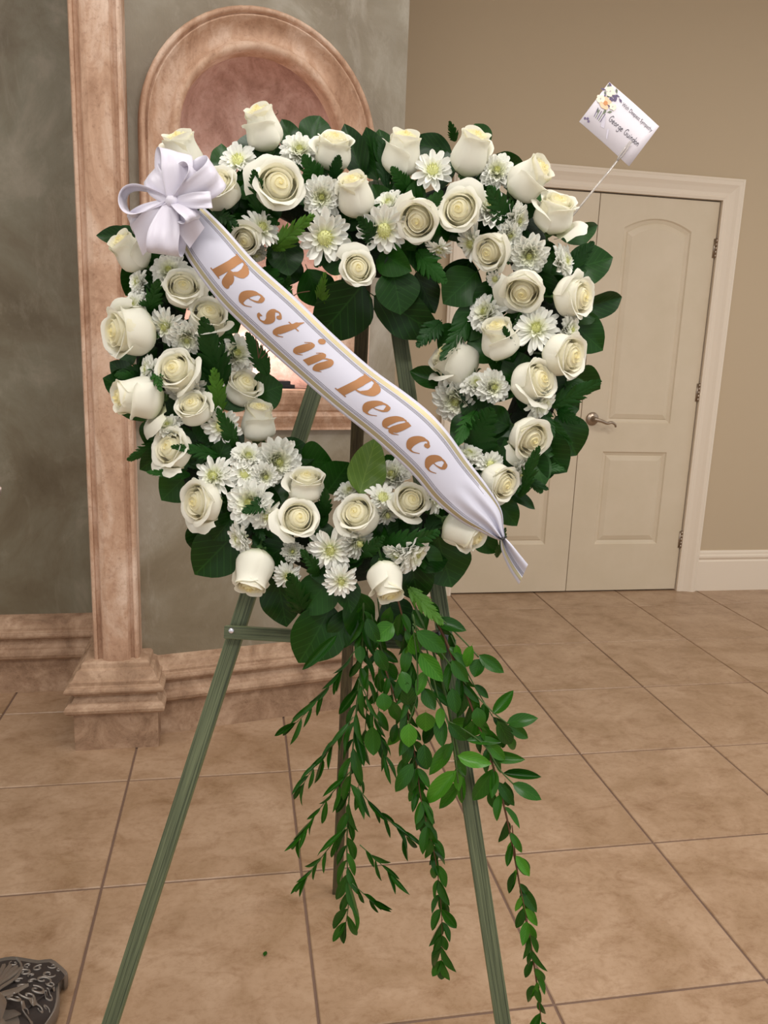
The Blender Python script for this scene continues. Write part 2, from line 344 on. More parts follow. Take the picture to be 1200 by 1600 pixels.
def door_leaf(x0, x1, name, label, handle_side):
    y = YB+0.006; d = put(name, None, None, Matrix.Translation(((x0+x1)/2, y, 0))); tag(d, label, kind='structure')
    ww = x1-x0; hw = ww/2; gap = 0.0015
    def arch(a, top, rise): return [(-a+2*a*k/16, top+rise*(1-((k-8)/8)**2)) for k in range(17)]
    z0 = 0.008
    pu, pl, ph = 0.178, 0.178, 0.0
    # stiles and rails as one slab front with two openings
    m = M(); f = lambda x, z, yy=0.0: Vector((x, yy, z))
    def fill(a, b): # strip between two polylines of equal length
        s0 = len(m.v); n = len(a); m.v += [f(*p) for p in a]+[f(*p) for p in b]
        for k in range(n-1): m.f.append((s0+k, s0+k+1, s0+n+k+1, s0+n+k)); m.mi.append(0)
    H1 = DZ-0.003; L1 = hw-gap
    fill([(-L1, z0), (L1, z0)], [(-L1, 0.262), (L1, 0.262)]); fill([(-L1, 0.752), (L1, 0.752)], [(-L1, 0.90), (L1, 0.90)])
    for zz0, zz1 in ((0.262, 0.752), (0.90, H1)):
        fill([(-L1, zz0), (-pu, zz0)], [(-L1, zz1), (-pu, zz1)]); fill([(pu, zz0), (L1, zz0)], [(pu, zz1), (L1, zz1)])
    top = arch(pu, 1.845, 0.05); fill(top, [(x, H1) for x, z in top])
    # edges
    for (xa, za, xb, zb) in ((-L1, z0, -L1, H1), (L1, z0, L1, H1), (-L1, H1, L1, H1), (-L1, z0, L1, z0)):
        m.poly([f(xa, za), f(xb, zb), f(xb, zb, 0.035), f(xa, za, 0.035)])
    o = add('door_slab', m, MAT['door'], d, local=Matrix.Identity(4), smooth=False)
    def panel(outline, nm):
        n = len(outline); cxz = (sum(p[0] for p in outline)/n, sum(p[1] for p in outline)/n)
        xs = [p[0] for p in outline]; zs = [p[1] for p in outline]; wx = (max(xs)-min(xs))/2; wz = (max(zs)-min(zs))/2; cz = (max(zs)+min(zs))/2
        m = M(); rings = []
        for ins, yy in ((0, 0), (0.006, 0.006), (0.020, 0.011), (0.024, 0.008), (0.046, 0.002), (0.05, 0.002)):
            sx = (wx-ins)/wx; sz = (wz-ins)/wz; b0 = len(m.v)
            m.v += [Vector((p[0]*sx, yy, cz+(p[1]-cz)*sz)) for p in outline]; rings.append(b0)
        for a, b in zip(rings, rings[1:]):
            for k in range(n): m.f.append((a+k, a+(k+1) % n, b+(k+1) % n, b+k)); m.mi.append(0)
        m.f.append(tuple(rings[-1]+k for k in range(n))); m.mi.append(0)
        add('panel', m, MAT['door'], d, local=Matrix.Identity(4), smooth=False)
    panel([(-pu, 0.262), (pu, 0.262), (pu, 0.752), (-pu, 0.752)], 'lower')
    panel([(-pu, 0.90), (pu, 0.90)]+list(reversed(top)), 'upper')
    # lever handle
    hx = (-hw+0.06) if handle_side < 0 else (hw-0.06); hz = 0.918; sg = -handle_side
    m = M(); m.lathe([(0.0, 0.0), (0.033, 0.0), (0.034, 0.004), (0.030, 0.009), (0.018, 0.012), (0.011, 0.016), (0.010, 0.036), (0.013, 0.04), (0.012, 0.052), (0, 0.054)], 24)
    m.v = [Vector((v.x, -v.z, v.y)) for v in m.v]
    pts = cr([(0, -0.046, 0), (sg*0.03, -0.05, -0.006), (sg*0.06, -0.05, -0.016), (sg*0.085, -0.049, -0.012), (sg*0.105, -0.046, -0.022), (sg*0.112, -0.042, -0.034)], 5)
    m.tube(pts, [0.0095-0.004*k/(len(pts)-1) for k in range(len(pts))], 10)
    add('door_handle', m, MAT['nickel'], d, local=Matrix.Translation((hx, 0, hz)))
    for hz in (1.775, 1.065, 0.285):
        m = M(); xx = (hw+0.001) if handle_side < 0 else (-hw-0.001)
        for k in range(5): m.tube([(0, 0, -0.045+0.018*k+0.0006), (0, 0, -0.045+0.018*(k+1)-0.0006)], 0.0065, 10)
        m.tube([(0, 0, 0.045), (0, 0, 0.05)], 0.0045, 8); m.box((-0.012, 0.002, -0.045), (0.012, 0.005, 0.045))
        add('hinge', m, MAT['nickel'], d, local=Matrix.Translation((xx, -0.006, hz)))
    return d
door_leaf(DX0+0.002, 0.6305, 'door_1', 'left cream door leaf partly hidden behind the wreath', 1)
door_leaf(0.6315, DX1-0.002, 'door_2', 'right cream two-panel door leaf with lever handle and three hinges', -1)

# painted niche wall
A0 = Vector((-1.3219, -1.1122, 0)); DR = Vector((0.98007, 0.19863, 0)); NI = Vector((0.19863, -0.98007, 0))   # along, out of the wall
def NP(u, z, out=0.0): return A0 + DR*u + NI*(out-0.05) + ZZ*z      # out = metres in front of wall face
U0, U1 = -0.12, 0.79
NC, NZ, RI, RO, SZ = 0.336, 1.816, 0.236, 0.345, 1.10                # niche centre, spring, inner/outer radius, sill
m = M(); K = 24
def fillw(a, b, out=0.0):
    s0 = len(m.v); n = len(a); m.v += [NP(*p, out) for p in a]+[NP(*p, out) for p in b]
    for k in range(n-1): m.f.append((s0+k, s0+k+1, s0+n+k+1, s0+n+k)); m.mi.append(0)
RW = RI+0.04
fillw([(U0, 0), (U1, 0)], [(U0, SZ-0.06), (U1, SZ-0.06)])
fillw([(U0, SZ-0.06), (NC-RW, SZ-0.06)], [(U0, NZ), (NC-RW, NZ)]); fillw([(NC+RW, SZ-0.06), (U1, SZ-0.06)], [(NC+RW, NZ), (U1, NZ)])
arc = [(NC-RW*math.cos(PI*k/K), NZ+RW*math.sin(PI*k/K)) for k in range(K+1)]
fillw(arc, [(p[0], 3.2) for p in arc]); fillw([(U0, NZ), (NC-RW, NZ)], [(U0, 3.2), (NC-RW, 3.2)]); fillw([(NC+RW, NZ), (U1, NZ)], [(NC+RW, 3.2), (U1, 3.2)])
wn = addw('wall_center', m, MAT['plaster_mid'], smooth=False, origin=NP(0.3, 0)); tag(wn, 'grey faux-finished plaster wall with an arched niche', kind='structure')
e = NP(U1, 0); m = M(); m.poly([(e.x, e.y, 0), (e.x+0.02, YB+0.02, 0), (e.x+0.02, YB+0.02, 3.2), (e.x, e.y, 3.2)])
tag(addw('wall_return', m, MAT['plaster_mid'], smooth=False), 'narrow side of the grey plaster wall', kind='structure')
# niche recess: half cylinder with quarter dome
m = M(); K2 = 20
def nich(th, z, rr=RI): return NP(NC-rr*math.cos(th), z, -abs(rr*math.sin(th))*0.75)
m.grid(lambda a, b: nich(PI*a, SZ+(NZ-SZ)*b, RI+0.005), K2, 8)
m.grid(lambda a, b: NP(NC-(RI+0.005)*math.cos(PI*a)*math.cos(b*PI/2), NZ+(RI+0.005)*math.sin(b*PI/2), -(RI+0.005)*math.sin(PI*a)*math.cos(b*PI/2)*0.75), K2, 12)
m.poly([nich(PI*k/K2, SZ) for k in range(K2+1)])
tag(addw('wall_niche', m, MAT['niche'], origin=NP(NC, SZ)), 'terracotta-coloured inside of the arched niche', kind='structure')
# surround
pr = [(0.0, -0.03), (0.0, 0.02), (0.003, 0.029), (0.010, 0.035), (0.018, 0.034), (0.025, 0.027), (0.029, 0.014), (0.036, 0.008), (0.050, 0.005), (0.064, 0.010), (0.076, 0.021), (0.085, 0.036), (0.0885, 0.038), (0.0895, 0.026), (0.094, 0.025), (0.0955, 0.036), (0.100, 0.042), (0.107, 0.041), (0.112, 0.032), (0.1125, 0.0)]
path = [(NP(NC-RI, SZ+0.0), -DR, NI)]
path += [(NP(NC-RI*math.cos(PI*k/32), NZ+RI*math.sin(PI*k/32)), -DR*math.cos(PI*k/32)+ZZ*math.sin(PI*k/32), NI) for k in range(33)]
path += [(NP(NC+RI, SZ), DR, NI)]
ns = addw('trim_2', M().sweep(pr, path), MAT['stone'], origin=NP(NC, SZ)); tag(ns, 'arched blush stone moulding around the niche', kind='structure')
SP = [(-0.03, 0.128), (0.075, 0.128), (0.08, 0.120), (0.078, 0.108), (0.070, 0.086), (0.056, 0.066), (0.048, 0.060), (0.050, 0.056), (0.052, 0.046), (0.046, 0.036), (0.034, 0.022), (0.026, 0.008), (0.026, 0.0), (0.0, 0.0)]
m = M(); ua, ub = NC-RO-0.012, NC+RO+0.012
m.sweep(SP, [(NP(ua, SZ-0.128), NI, ZZ), (NP(ub, SZ-0.128), NI, ZZ)])
for uu in (ua, ub): m.poly([NP(uu, SZ-0.128)+NI*a+ZZ*b for a, b in SP])
add('sill', m, MAT['stone'], ns, Matrix.Identity(4), smooth=False)
# skirting moulding of the plaster walls
def tor(o, zc, r, sx=1.0, n=7): return [(o+sx*r*math.cos(-PI/2+PI*k/(n-1)), zc+r*math.sin(-PI/2+PI*k/(n-1))) for k in range(n)]
BS = [(0.05, 0.0), (0.05, 0.112)]+tor(0.056, 0.134, 0.020)+[(0.050, 0.160), (0.044, 0.170), (0.046, 0.181)]+tor(0.052, 0.194, 0.011)+[(0.048, 0.208), (0.048, 0.216), (0.034, 0.224), (0.030, 0.236), (0.014, 0.244), (0.0, 0.250)]
tag(addw('baseboard_center', M().sweep(BS, [(NP(U0, 0), NI, ZZ), (NP(U1, 0), NI, ZZ)]).poly([NP(U1, 0)+NI*a+ZZ*b for a, b in BS]), MAT['stone_base'], smooth=False), 'tan moulded skirting under the niche wall', kind='structure')
YL = -0.70
m = M().poly([(-5.4, YL, 0), (-1.44, YL, 0), (-1.44, YL, 3.2), (-5.4, YL, 3.2)])
tag(addw('wall_left', m, MAT['plaster_left'], smooth=False, origin=Vector((-1.7, YL, 0))), 'green grey faux-finished plaster wall left of the pilaster', kind='structure')
tag(addw('baseboard_left', M().sweep([(a, b*1.09) for a, b in BS], [((-5.4, YL, 0), (0, -1, 0), (0, 0, 1)), ((-1.44, YL, 0), (0, -1, 0), (0, 0, 1))]), MAT['stone_base'], smooth=False), 'tan moulded skirting left of the pilaster', kind='structure')
# pilaster
pil = put('trim_3', None, None, Matrix.Translation((-1.437, -1.19, 0))); tag(pil, 'blush stone pilaster standing on a moulded pedestal', kind='structure')
x0, x1, yf, zb = -1.503, -1.370, -1.150, 0.275
sec = [(x0, YL), (x0, yf+0.008), (x0+0.004, yf), (x0+0.012, yf), (x0+0.014, yf+0.008), (x0+0.022, yf+0.010), (x0+0.03, yf-0.006), (x0+0.045, yf-0.012), (x1-0.045, yf-0.012), (x1-0.03, yf-0.006), (x1-0.022, yf+0.010), (x1-0.014, yf+0.008), (x1-0.012, yf), (x1-0.004, yf), (x1, yf+0.008), (x1, YL)]
m = M(); m.grid(lambda a, b: (0, 0, 0), 1, 1); m.v = []; m.f = []; m.mi = []
m.v = [Vector((x, y, zb)) for x, y in sec]+[Vector((x, y, 3.2)) for x, y in sec]; n = len(sec)
for k in range(n-1): m.f.append((k, k+1, n+k+1, n+k)); m.mi.append(0)
add('shaft', m, MAT['stone'], pil, Matrix.Identity(4), smooth=False)
PP = [(0.0, 0.0), (0.0, 0.117)]+tor(0.004, 0.139, 0.019)+[(0.002, 0.162), (-0.004, 0.174), (0.0, 0.186)]+tor(0.010, 0.199, 0.0115)+[(0.007, 0.213), (0.007, 0.224), (0.0, 0.228), (-0.012, 0.252), (-0.022, 0.257), (-0.024, 0.270), (-0.030, 0.276), (-0.046, 0.278)]
m = M(); b0 = 0
for d, z in PP:
    m.v += [Vector((-1.560-d, YL, z)), Vector((-1.560-d, -1.191-d, z)), Vector((-1.314+d, -1.191-d, z)), Vector((-1.314+d, YL, z))]
for l in range(len(PP)-1):
    for k in range(3): m.f.append((l*4+k, l*4+k+1, l*4+5+k, l*4+4+k)); m.mi.append(0)
l = (len(PP)-1)*4; m.f.append((l, l+1, l+2, l+3)); m.mi.append(0)
add('pedestal', m, MAT['stone_base'], pil, Matrix.Identity(4), smooth=False)
# unseen ceiling frames round the lamps; the last two hold added fill lamps
for (x, y, a, b) in ((-1.5, -4.3, 0.62, 0.32), (0.3, -3.6, 0.62, 0.32), (-0.9, -2.2, 0.32, 0.32), (1.5, -2.4, 0.32, 0.32), (-2.6, -2.3, 0.32, 0.32)):
    t = M(); 
    for q in ((-a, -b, a, -b+0.02), (-a, b-0.02, a, b), (-a, -b, -a+0.02, b), (a-0.02, -b, a, b)): t.box((x+q[0], y+q[1], 3.15), (x+q[2], y+q[3], 3.2))
    tag(addw('light_trough', t, MAT['ceiling'], smooth=False), kind='structure')

# ------------------------------------------------------------------ lamp in the niche (mostly hidden behind the flowers)
pb = onplane(462, 606, NP(0.4, 0, -0.02), NI); ub_ = (pb-A0).dot(DR)
lamp = thing('night_lamp', 'small black based lamp glowing on the niche sill behind the flowers', 'lamp', NP(0.22, SZ, -0.09))
m = M(); ul = ub_-0.30
m2 = M()
for (ua_, ubx, o0, o1, z0, z1, tgt) in ((ul, ub_, -0.13, -0.03, 0.0, 0.011, m), (ul+0.01, ub_-0.012, -0.12, -0.04, 0.011, 0.022, m)):
    c = [NP(ua_, SZ+z0, o0), NP(ubx, SZ+z0, o0), NP(ubx, SZ+z0, o1), NP(ua_, SZ+z0, o1)]; dz = ZZ*(z1-z0); b0 = len(m.v)
    m.v += c+[p+dz for p in c]
    for q in ((0,3,2,1),(4,5,6,7),(0,1,5,4),(1,2,6,5),(2,3,7,6),(3,0,4,7)): m.f.append(tuple(b0+k for k in q)); m.mi.append(0)
add('base', m, MAT['black'], lamp, Matrix.Identity(4), smooth=False)
gl = mat('lit_opal_glass', (1, 0.9, 0.8, 1), 0.4); gb = gl.node_tree.nodes['Principled BSDF']; gb.inputs['Emission Color'].default_value = (1, 0.92, 0.88, 1); gb.inputs['Emission Strength'].default_value = 75
lc = NP(0.235, SZ+0.022, -0.085)
m = M().lathe([(0.0, 0.0), (0.022, 0.0), (0.03, 0.02), (0.034, 0.05), (0.03, 0.08), (0.018, 0.1), (0.0, 0.104)], 20)
add('glass_shade', m, gl, lamp, Matrix.Translation(lc))

# ------------------------------------------------------------------ easel
ea = thing('wire_easel', '', '', PL(560, 1500)*1.0); ea.name = 'floor_easel'; WM['floor_easel'] = WM['wire_easel']
tag(ea, 'green-stained wooden tripod easel carrying the flower wreath', 'easel')
def batten(name, a, b, w, d, mats, nrm, parent):        # bar from a to b, width w, depth d, front normal nrm; local Z along
    z = (b-a).normalized(); y = (nrm-z*nrm.dot(z)).normalized(); x = y.cross(z); Lh = (b-a).length
    m = M(); hw, hd = w/2, d/2; m.box((-hw, -hd, 0), (hw, hd, Lh), 0)
    m.mi = [0]*len(m.mi); m.mi[3] = 1; m.mi[5] = 1
    # carved grooves along the front face
    g = M(); 
    o = add(name, m, mats, parent, frame(a, x, y, z), smooth=False, bevel=0.0015); return o
def foot(x0, y0, x1, y1):                               # follow the image line down to the floor
    p, q = PL(x0, y0), PL(x1, y1); d = q-p; return p + d*(-p.z/d.z)
topL = PL(603, 262); topR = PL(590, 262)
fL = foot(388, 930, 180, 1576); fR = foot(700, 950, 787, 1580)
LNn = -LN
batten('leg', fL, PL(596, 285), 0.023, 0.018, [MAT['wood'], MAT['wood_side']], LNn, ea)
batten('leg', fR, PL(588, 285), 0.023, 0.018, [MAT['wood'], MAT['wood_side']], LNn, ea)
bf = onplane(527, 1394, (0, 0, 0), ZZ); bt = PL(575, 300, -0.03)
batten('leg', bf, bt, 0.022, 0.018, [MAT['wood_shaded'], MAT['wood_shaded']], LNn, ea)
batten('crossbar', PL(351, 987, 0.018), PL(712, 1008, 0.018), 0.0185, 0.012, [MAT['wood'], MAT['wood_side']], LNn, ea)
for px in ((361.5, 985.5), (699, 1006)):
    p = PL(px[0], px[1], 0.024); m = M().lathe([(0.0042, -0.002), (0.0042, 0.001), (0.003, 0.0022), (0, 0.0026)], 14)
    z = LNn; x = z.orthogonal().normalized(); add('nail', m, MAT['nail'], ea, frame(p, x, z.cross(x), z))
m = M(); pa, pb_ = PL(684, 985, 0.014), PL(694, 1018, 0.014)
m.tube([pa, pa.lerp(pb_, 0.3), pa.lerp(pb_, 0.7), pb_], [0.013, 0.016, 0.0155, 0.013], 10); add('tape_wrap', m, MAT['black'], ea, Matrix.Identity(4), smooth=False)

# ------------------------------------------------------------------ wreath prototypes
def rose_petal_surf(m, phi, span, rmax, rtop, h, curl, nu=8, nv=8, spiral=0.0, seed=0, drop=0.26, base=0.12, tb=0.40):
    # cup shaped petal around +Z; its outline is round, its lip rolls outwards
    def f(a, b):
        s = a*2-1; t = b; t = 1-(1-t)**1.15
        ph = phi+s*span*(0.55+0.45*math.sin(PI/2*min(1, t/0.55)))
        if t < tb: r = base+(rmax-base)*math.sin(PI/2*t/tb)**0.8
        else: q = (t-tb)/(1-tb); r = rmax+(rtop-rmax)*(1-math.cos(PI*q))/2
        r += spiral*s*(0.2+0.8*t)
        wv = noise.noise(Vector((s*2.2+seed, seed*3.1, 0.4)))
        z = h*(1-drop*abs(s)**3+0.05*wv)*t
        if t > 0.74 and curl:
            k = (t-0.74)/0.26; cc = curl*(1-0.25*s*s+0.5*wv); r += cc*k*k; z -= cc*k*k*k*0.55
        r += noise.noise(Vector((s*1.3+seed, t*1.8, seed*3.1)))*0.06*t
        return (r*math.cos(ph), r*math.sin(ph), z)
    m.grid(f, nu, nv)
def rose_core(seed, openness):
    rnd = random.Random(seed); m = M(); ph = rnd.random()*6
    n = 12; top = [1.98, 1.78, 1.60][int(openness*2)]; rr = [0.53, 0.66, 0.76][int(openness*2)]
    for k in range(n):
        q = k/(n-1); rt = 0.05+rr*q**1.05; h = top*(1.0-0.07*q)+rnd.uniform(-0.03, 0.03)
        rose_petal_surf(m, ph, 1.75-0.45*q, min(0.86, rt+0.06+0.14*q), rt, h, 0.015+0.085*q, nu=10, nv=8, spiral=0.05+0.035*q, seed=seed+k, drop=0.05+0.09*q)
        ph += 2.3+rnd.uniform(-0.25, 0.25)
    m.lathe([(0.0, top*0.95), (0.2, top*0.925), (0.4, top*0.88), (0.52, top*0.78), (0.62, 0.8), (0.4, 0.15), (0.1, 0.0)], 14)
    return m.mesh('rose', MAT['rose_core'])
def rose_outer(seed, kind):
    m = M(); P_ = {'tight': (1.30, 0.86, 0.60, 1.93, 0.11, 0.12, 0.36), 'mid': (1.20, 0.92, 0.76, 1.74, 0.24, 0.20, 0.40), 'open': (1.12, 0.95, 0.90, 1.52, 0.36, 0.26, 0.45), 'flare': (1.0, 0.96, 1.02, 1.28, 0.52, 0.34, 0.5), 'drop': (0.85, 1.1, 1.30, 0.95, 0.45, 0.5, 0.6)}[kind]
    sp, rm, rt, h, cu, dr, tb = P_
    rose_petal_surf(m, 0, sp, rm, rt, h, cu, nu=14, nv=12, seed=seed*1.7, drop=dr, tb=tb)
    return m.mesh('petal', MAT['rose_petal'])
CORES = [[rose_core(10*o+s, o/2) for s in range(3)] for o in range(3)]
OUT = {k: [rose_outer(s+i*7, k) for s in range(3)] for i, k in enumerate(('tight', 'mid', 'open', 'flare', 'drop'))}
def calyx_mesh():
    m = M(); m.lathe([(0.0, 0.12), (0.28, 0.10), (0.24, -0.02), (0.13, -0.16), (0.06, -0.22), (0.055, -0.9), (0, -0.9)], 12)
    for k in range(5):
        a0 = 2*PI*k/5
        def f(a, b):
            s = a*2-1; w = 0.16*math.sin(PI*min(1, 0.25+b*0.75))*(1-b)**0.3; r = 0.24+0.42*b-0.1*b*b; z = 0.02+0.35*b-0.25*b*b
            return (r*math.cos(a0)-s*w*math.sin(a0), r*math.sin(a0)+s*w*math.cos(a0), z-0.1*b)
        m.grid(f, 2, 5)
    return m.mesh('sepals', MAT['sepal'])
CAL = calyx_mesh()

RT = [0.0, 0.22, 0.5, 0.76, 0.93, 1.0]; RWD = [0.35, 0.62, 0.92, 1.0, 0.74, 0.18]
def ray_petal(m, az, el, L, w, cup, r0, z0, bend, jit=0.0, mi=0):
    ca, sa = math.cos(az), math.sin(az)
    def f(a, b):
        s = a*2-1; k = int(round(b*5)); t = RT[k]; ww = w*RWD[k]
        e = el+bend*t; d = L*t
        r = r0+d*math.cos(el+bend*t*0.5); z = z0+d*math.sin(el+bend*t*0.5)
        up = cup*ww*s*s; y = s*ww*0.5
        r -= up*math.sin(e); z += up*math.cos(e)
        return (r*ca-y*sa, r*sa+y*ca, z)
    m.grid(f, 2, 5, mi)
def mum(kind, seed, mt):
    rnd = random.Random(seed); m = M()
    if kind == 'dense': lay = [(17, 0.02, 0.95), (17, 0.22, 0.92), (15, 0.42, 0.86), (13, 0.62, 0.78), (11, 0.85, 0.66), (8, 1.08, 0.52), (6, 1.3, 0.42)]; wd = 0.33
    elif kind == 'daisy': lay = [(13, 0.04, 0.98), (12, 0.20, 0.90), (9, 0.45, 0.66)]; wd = 0.31
    else: lay = [(15, -0.1, 0.98), (14, 0.12, 0.92), (12, 0.36, 0.84), (10, 0.62, 0.68), (8, 0.92, 0.5)]; wd = 0.23
    for n, el, L in lay:
        o = rnd.random()*6
        for k in range(n):
            if kind != 'dense' and rnd.random() < 0.07: continue
            ray_petal(m, o+2*PI*k/n+rnd.uniform(-0.12, 0.12), el+rnd.uniform(-0.12, 0.14), L*rnd.uniform(0.84, 1.06), wd*rnd.uniform(0.85, 1.15)*(0.6+0.4*L), 0.45, 0.05, 0.0, rnd.uniform(0.05, 0.45) if kind != 'spider' else rnd.uniform(-0.3, 0.5))
    m.lathe([(0.0, -0.28), (0.06, -0.28), (0.07, -0.1), (0.16, -0.02), (0.0, 0.02)], 8)
    return m.mesh('chrysanthemum', mt)
def heart_mesh(seed, r):
    rnd = random.Random(seed); m = M()
    m.lathe([(r, 0.0), (r, 0.12), (r*0.7, 0.2), (0, 0.23)], 10)
    for k in range(26):
        a = k*2.399; q = math.sqrt(k/26)*r; z = 0.22-0.10*(q/r)**2
        ray_petal(m, a, 1.45-0.55*q/r, 0.13, 0.05, 0.5, q, z-0.03, 0.3)
    return m.mesh('flower_heart', MAT['mum_heart'])
MUMS = {k: [mum(k, 31*i+s, MAT['mum']) for s in range(3)] for i, k in enumerate(('dense', 'daisy', 'spider'))}
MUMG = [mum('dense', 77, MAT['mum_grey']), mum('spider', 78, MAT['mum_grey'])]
HEART = {'dense': heart_mesh(1, 0.13), 'daisy': heart_mesh(2, 0.26), 'spider': heart_mesh(3, 0.17)}

def leaf_mesh(name, mt, wexp, bend, fold, wave, seed, nu=6, nv=12, tipw=0.0, petiole=0.12):
    m = M()
    def f(a, b):
        s = a*2-1; t = b
        w = 0.5*(math.sin(PI*t**wexp))**0.75 if 0 < t < 1 else 0.0
        if t > 0.86: w *= 1-0.25*((t-0.86)/0.14)
        x = s*w; y = t
        z = bend*(t-t*t*1.0)*1.0 + fold*abs(x) + wave*math.sin(t*11+seed+s)*abs(s)*w
        return (x, y, z)
    m.grid(f, nu, nv)
    if petiole: m.tube([(0, -petiole, -0.03), (0, -petiole*0.4, -0.005), (0, 0.03, 0.002)], 0.011, 5)
    return m.mesh(name, mt)
BROAD = [leaf_mesh('broad_leaf', MAT['leaf'], 0.78+0.05*k, [0.16, -0.12, 0.22, -0.2, 0.05][k], [0.18, 0.1, 0.26, 0.14, 0.3][k], [0.05, 0.09, 0.04, 0.08, 0.06][k], k) for k in range(5)]
OLIVE = leaf_mesh('broad_leaf', MAT['leaf_olive'], 0.72, -0.15, 0.2, 0.08, 3)
RUS = [leaf_mesh('leaf', MAT['ruscus'], 0.85, [0.15, -0.18, 0.3, 0.0][k], [0.2, 0.35, 0.1, 0.25][k], 0.02, k, 4, 8, petiole=0.08) for k in range(4)]
RUSB = [leaf_mesh('leaf', MAT['ruscus_bright'], 0.82, [0.15, -0.15][k], [0.2, 0.15][k], 0.03, k, 4, 8, petiole=0.08) for k in range(2)]

def frond_mesh(mt, seed, n=13, taper=1.0, curve=0.12):
    rnd = random.Random(seed); m = M()
    m.tube([(0, t/8*1.0, curve*(t/8)*(1-t/8)*2) for t in range(9)], [0.012*(1-0.7*t/8) for t in range(9)], 5)
    for k in range(n):
        t = 0.08+0.90*k/(n-1); L = 0.5*(1-t)**0.6*min(1, 0.55+t*2.2)+0.03; z0 = curve*t*(1-t)*2
        for sd in (-1, 1):
            an = 0.95-0.35*t+rnd.uniform(-0.08, 0.08)
            dx, dy = sd*math.sin(an), math.cos(an); tl = rnd.uniform(-0.25, 0.2)
            b0 = len(m.v); prof = [0.35, 1.0, 0.78, 1.02, 0.72, 0.86, 0.55, 0.6, 0.3, 0.0]; wd = 0.058+0.02*(1-t)
            P0 = Vector((0, t, z0)); 
            for q, pw in enumerate(prof):
                u = q/(len(prof)-1); c = P0+Vector((dx*L*u, dy*L*u, tl*L*u*u)); pp = Vector((-dy*sd, dx*sd, 0))*wd*pw
                m.v += [c-pp*0.9, c+Vector((0, 0, 0.012*pw)), c+pp*0.9]
            for q in range(len(prof)-1):
                for e in range(2): m.f.append((b0+q*3+e, b0+q*3+e+1, b0+q*3+4+e, b0+q*3+3+e)); m.mi.append(0)
    return m.mesh('fern_frond', mt)
FERN = [frond_mesh(MAT['fern'], s) for s in range(3)]; FERNB = [frond_mesh(MAT['fern_bright'], 9, 11)]

# ------------------------------------------------------------------ wreath
RING = [(590, 400), (510, 345), (420, 300), (335, 340), (272, 430), (248, 540), (265, 650), (325, 755), (420, 820), (540, 875), (640, 845), (730, 785), (800, 700), (842, 600), (850, 485), (822, 385), (750, 325), (665, 340)]
ring2d = cr([Vector((x, y, 0)) for x, y in RING], 6, True)
PXM = 0.00086                                            # metres per pixel over the wreath
def ringdist(x, y): return min((Vector((x, y, 0))-p).length for p in ring2d)*PXM
wr = thing('heart_wreath', 'heart-shaped funeral wreath of white roses, chrysanthemums and trailing greenery on the easel', 'wreath', PW(560, 900))
m = M().tube([PW(p.x, p.y, 0.0) for p in ring2d], 0.03, 12, closed=True)
o = add('foam_ring', m, MAT['foam'], wr, Matrix.Identity(4))
def lift(x, y, R=0.085, lo=0.012):
    d = ringdist(x, y); return lo+math.sqrt(max(0.0, R*R-d*d*0.75))*0.72
TOC = -LN
def axis_for(p, dx, dy, c):
    tc = (CAM-p).normalized(); s = math.sqrt(max(0, 1-c*c)); l = math.hypot(dx, dy) or 1
    rr = (RGT - tc*RGT.dot(tc)).normalized(); uu = (UPV - tc*UPV.dot(tc)).normalized()
    return (tc*c + (rr*dx/l - uu*dy/l)*s).normalized()
ROSES = [  # x, y, width, dirx, diry, facing, openness 0-2, extra petal
 (288,250,62,-.3,-1,.2,0,''),(413,205,56,-.35,-1,.25,0,''),(344,297,64,-.3,-.6,.65,1,''),(434,292,84,.1,-.2,.9,2,''),(521,238,60,.1,-1,.3,1,''),
 (628,246,58,.2,-1,.3,0,''),(734,244,58,.35,-1,.3,0,''),(556,311,56,-.2,-.9,.45,0,''),(655,342,72,-.1,.1,.93,2,''),(720,330,72,-.1,-.1,.93,2,''),
 (822,283,58,.75,-.6,.35,0,''),(866,336,64,.3,-.9,.35,1,'r'),(386,372,48,-.1,.1,.9,1,''),(557,421,60,.1,-.1,.92,2,''),(770,392,56,-.3,.1,.85,1,''),
 (818,452,72,-.1,.3,.85,2,''),(896,464,66,.9,0,.5,1,''),(207,398,52,-.6,-.7,.35,0,''),(286,453,66,0,-.3,.8,2,''),(325,499,62,.1,-.5,.72,1,''),
 (207,518,80,-.95,.0,.45,1,''),(280,582,66,-.4,-.3,.8,1,''),(222,620,64,-1,0,.3,0,'d'),(379,608,58,.2,-.4,.65,1,''),(304,640,54,-.2,-.4,.7,1,''),
 (403,663,52,.05,-.9,.45,0,''),(271,702,70,-.6,-.3,.68,2,''),(315,785,76,-.7,.0,.62,2,''),(479,758,60,0,-.9,.5,1,''),(465,811,66,.1,-.1,.95,2,''),
 (398,887,60,-.2,.8,.4,0,''),(562,807,64,-.2,-.2,.86,1,''),(639,785,58,.1,-.1,.92,1,''),(603,903,54,.2,.8,.45,0,''),(720,826,56,.8,.45,.4,0,''),
 (779,753,60,.7,.3,.65,1,''),(827,683,72,.4,.3,.75,2,''),(714,567,74,-.7,-.6,.3,1,''),(780,531,58,-.15,-.8,.5,0,''),(832,597,70,.6,-.2,.62,1,''),
 (881,555,70,.6,.05,.6,1,''),(750,612,10,0,0,1,0,'')][:41]
OKIND = [('tight', 'tight', 'mid'), ('mid', 'mid', 'open'), ('open', 'mid', 'flare')]
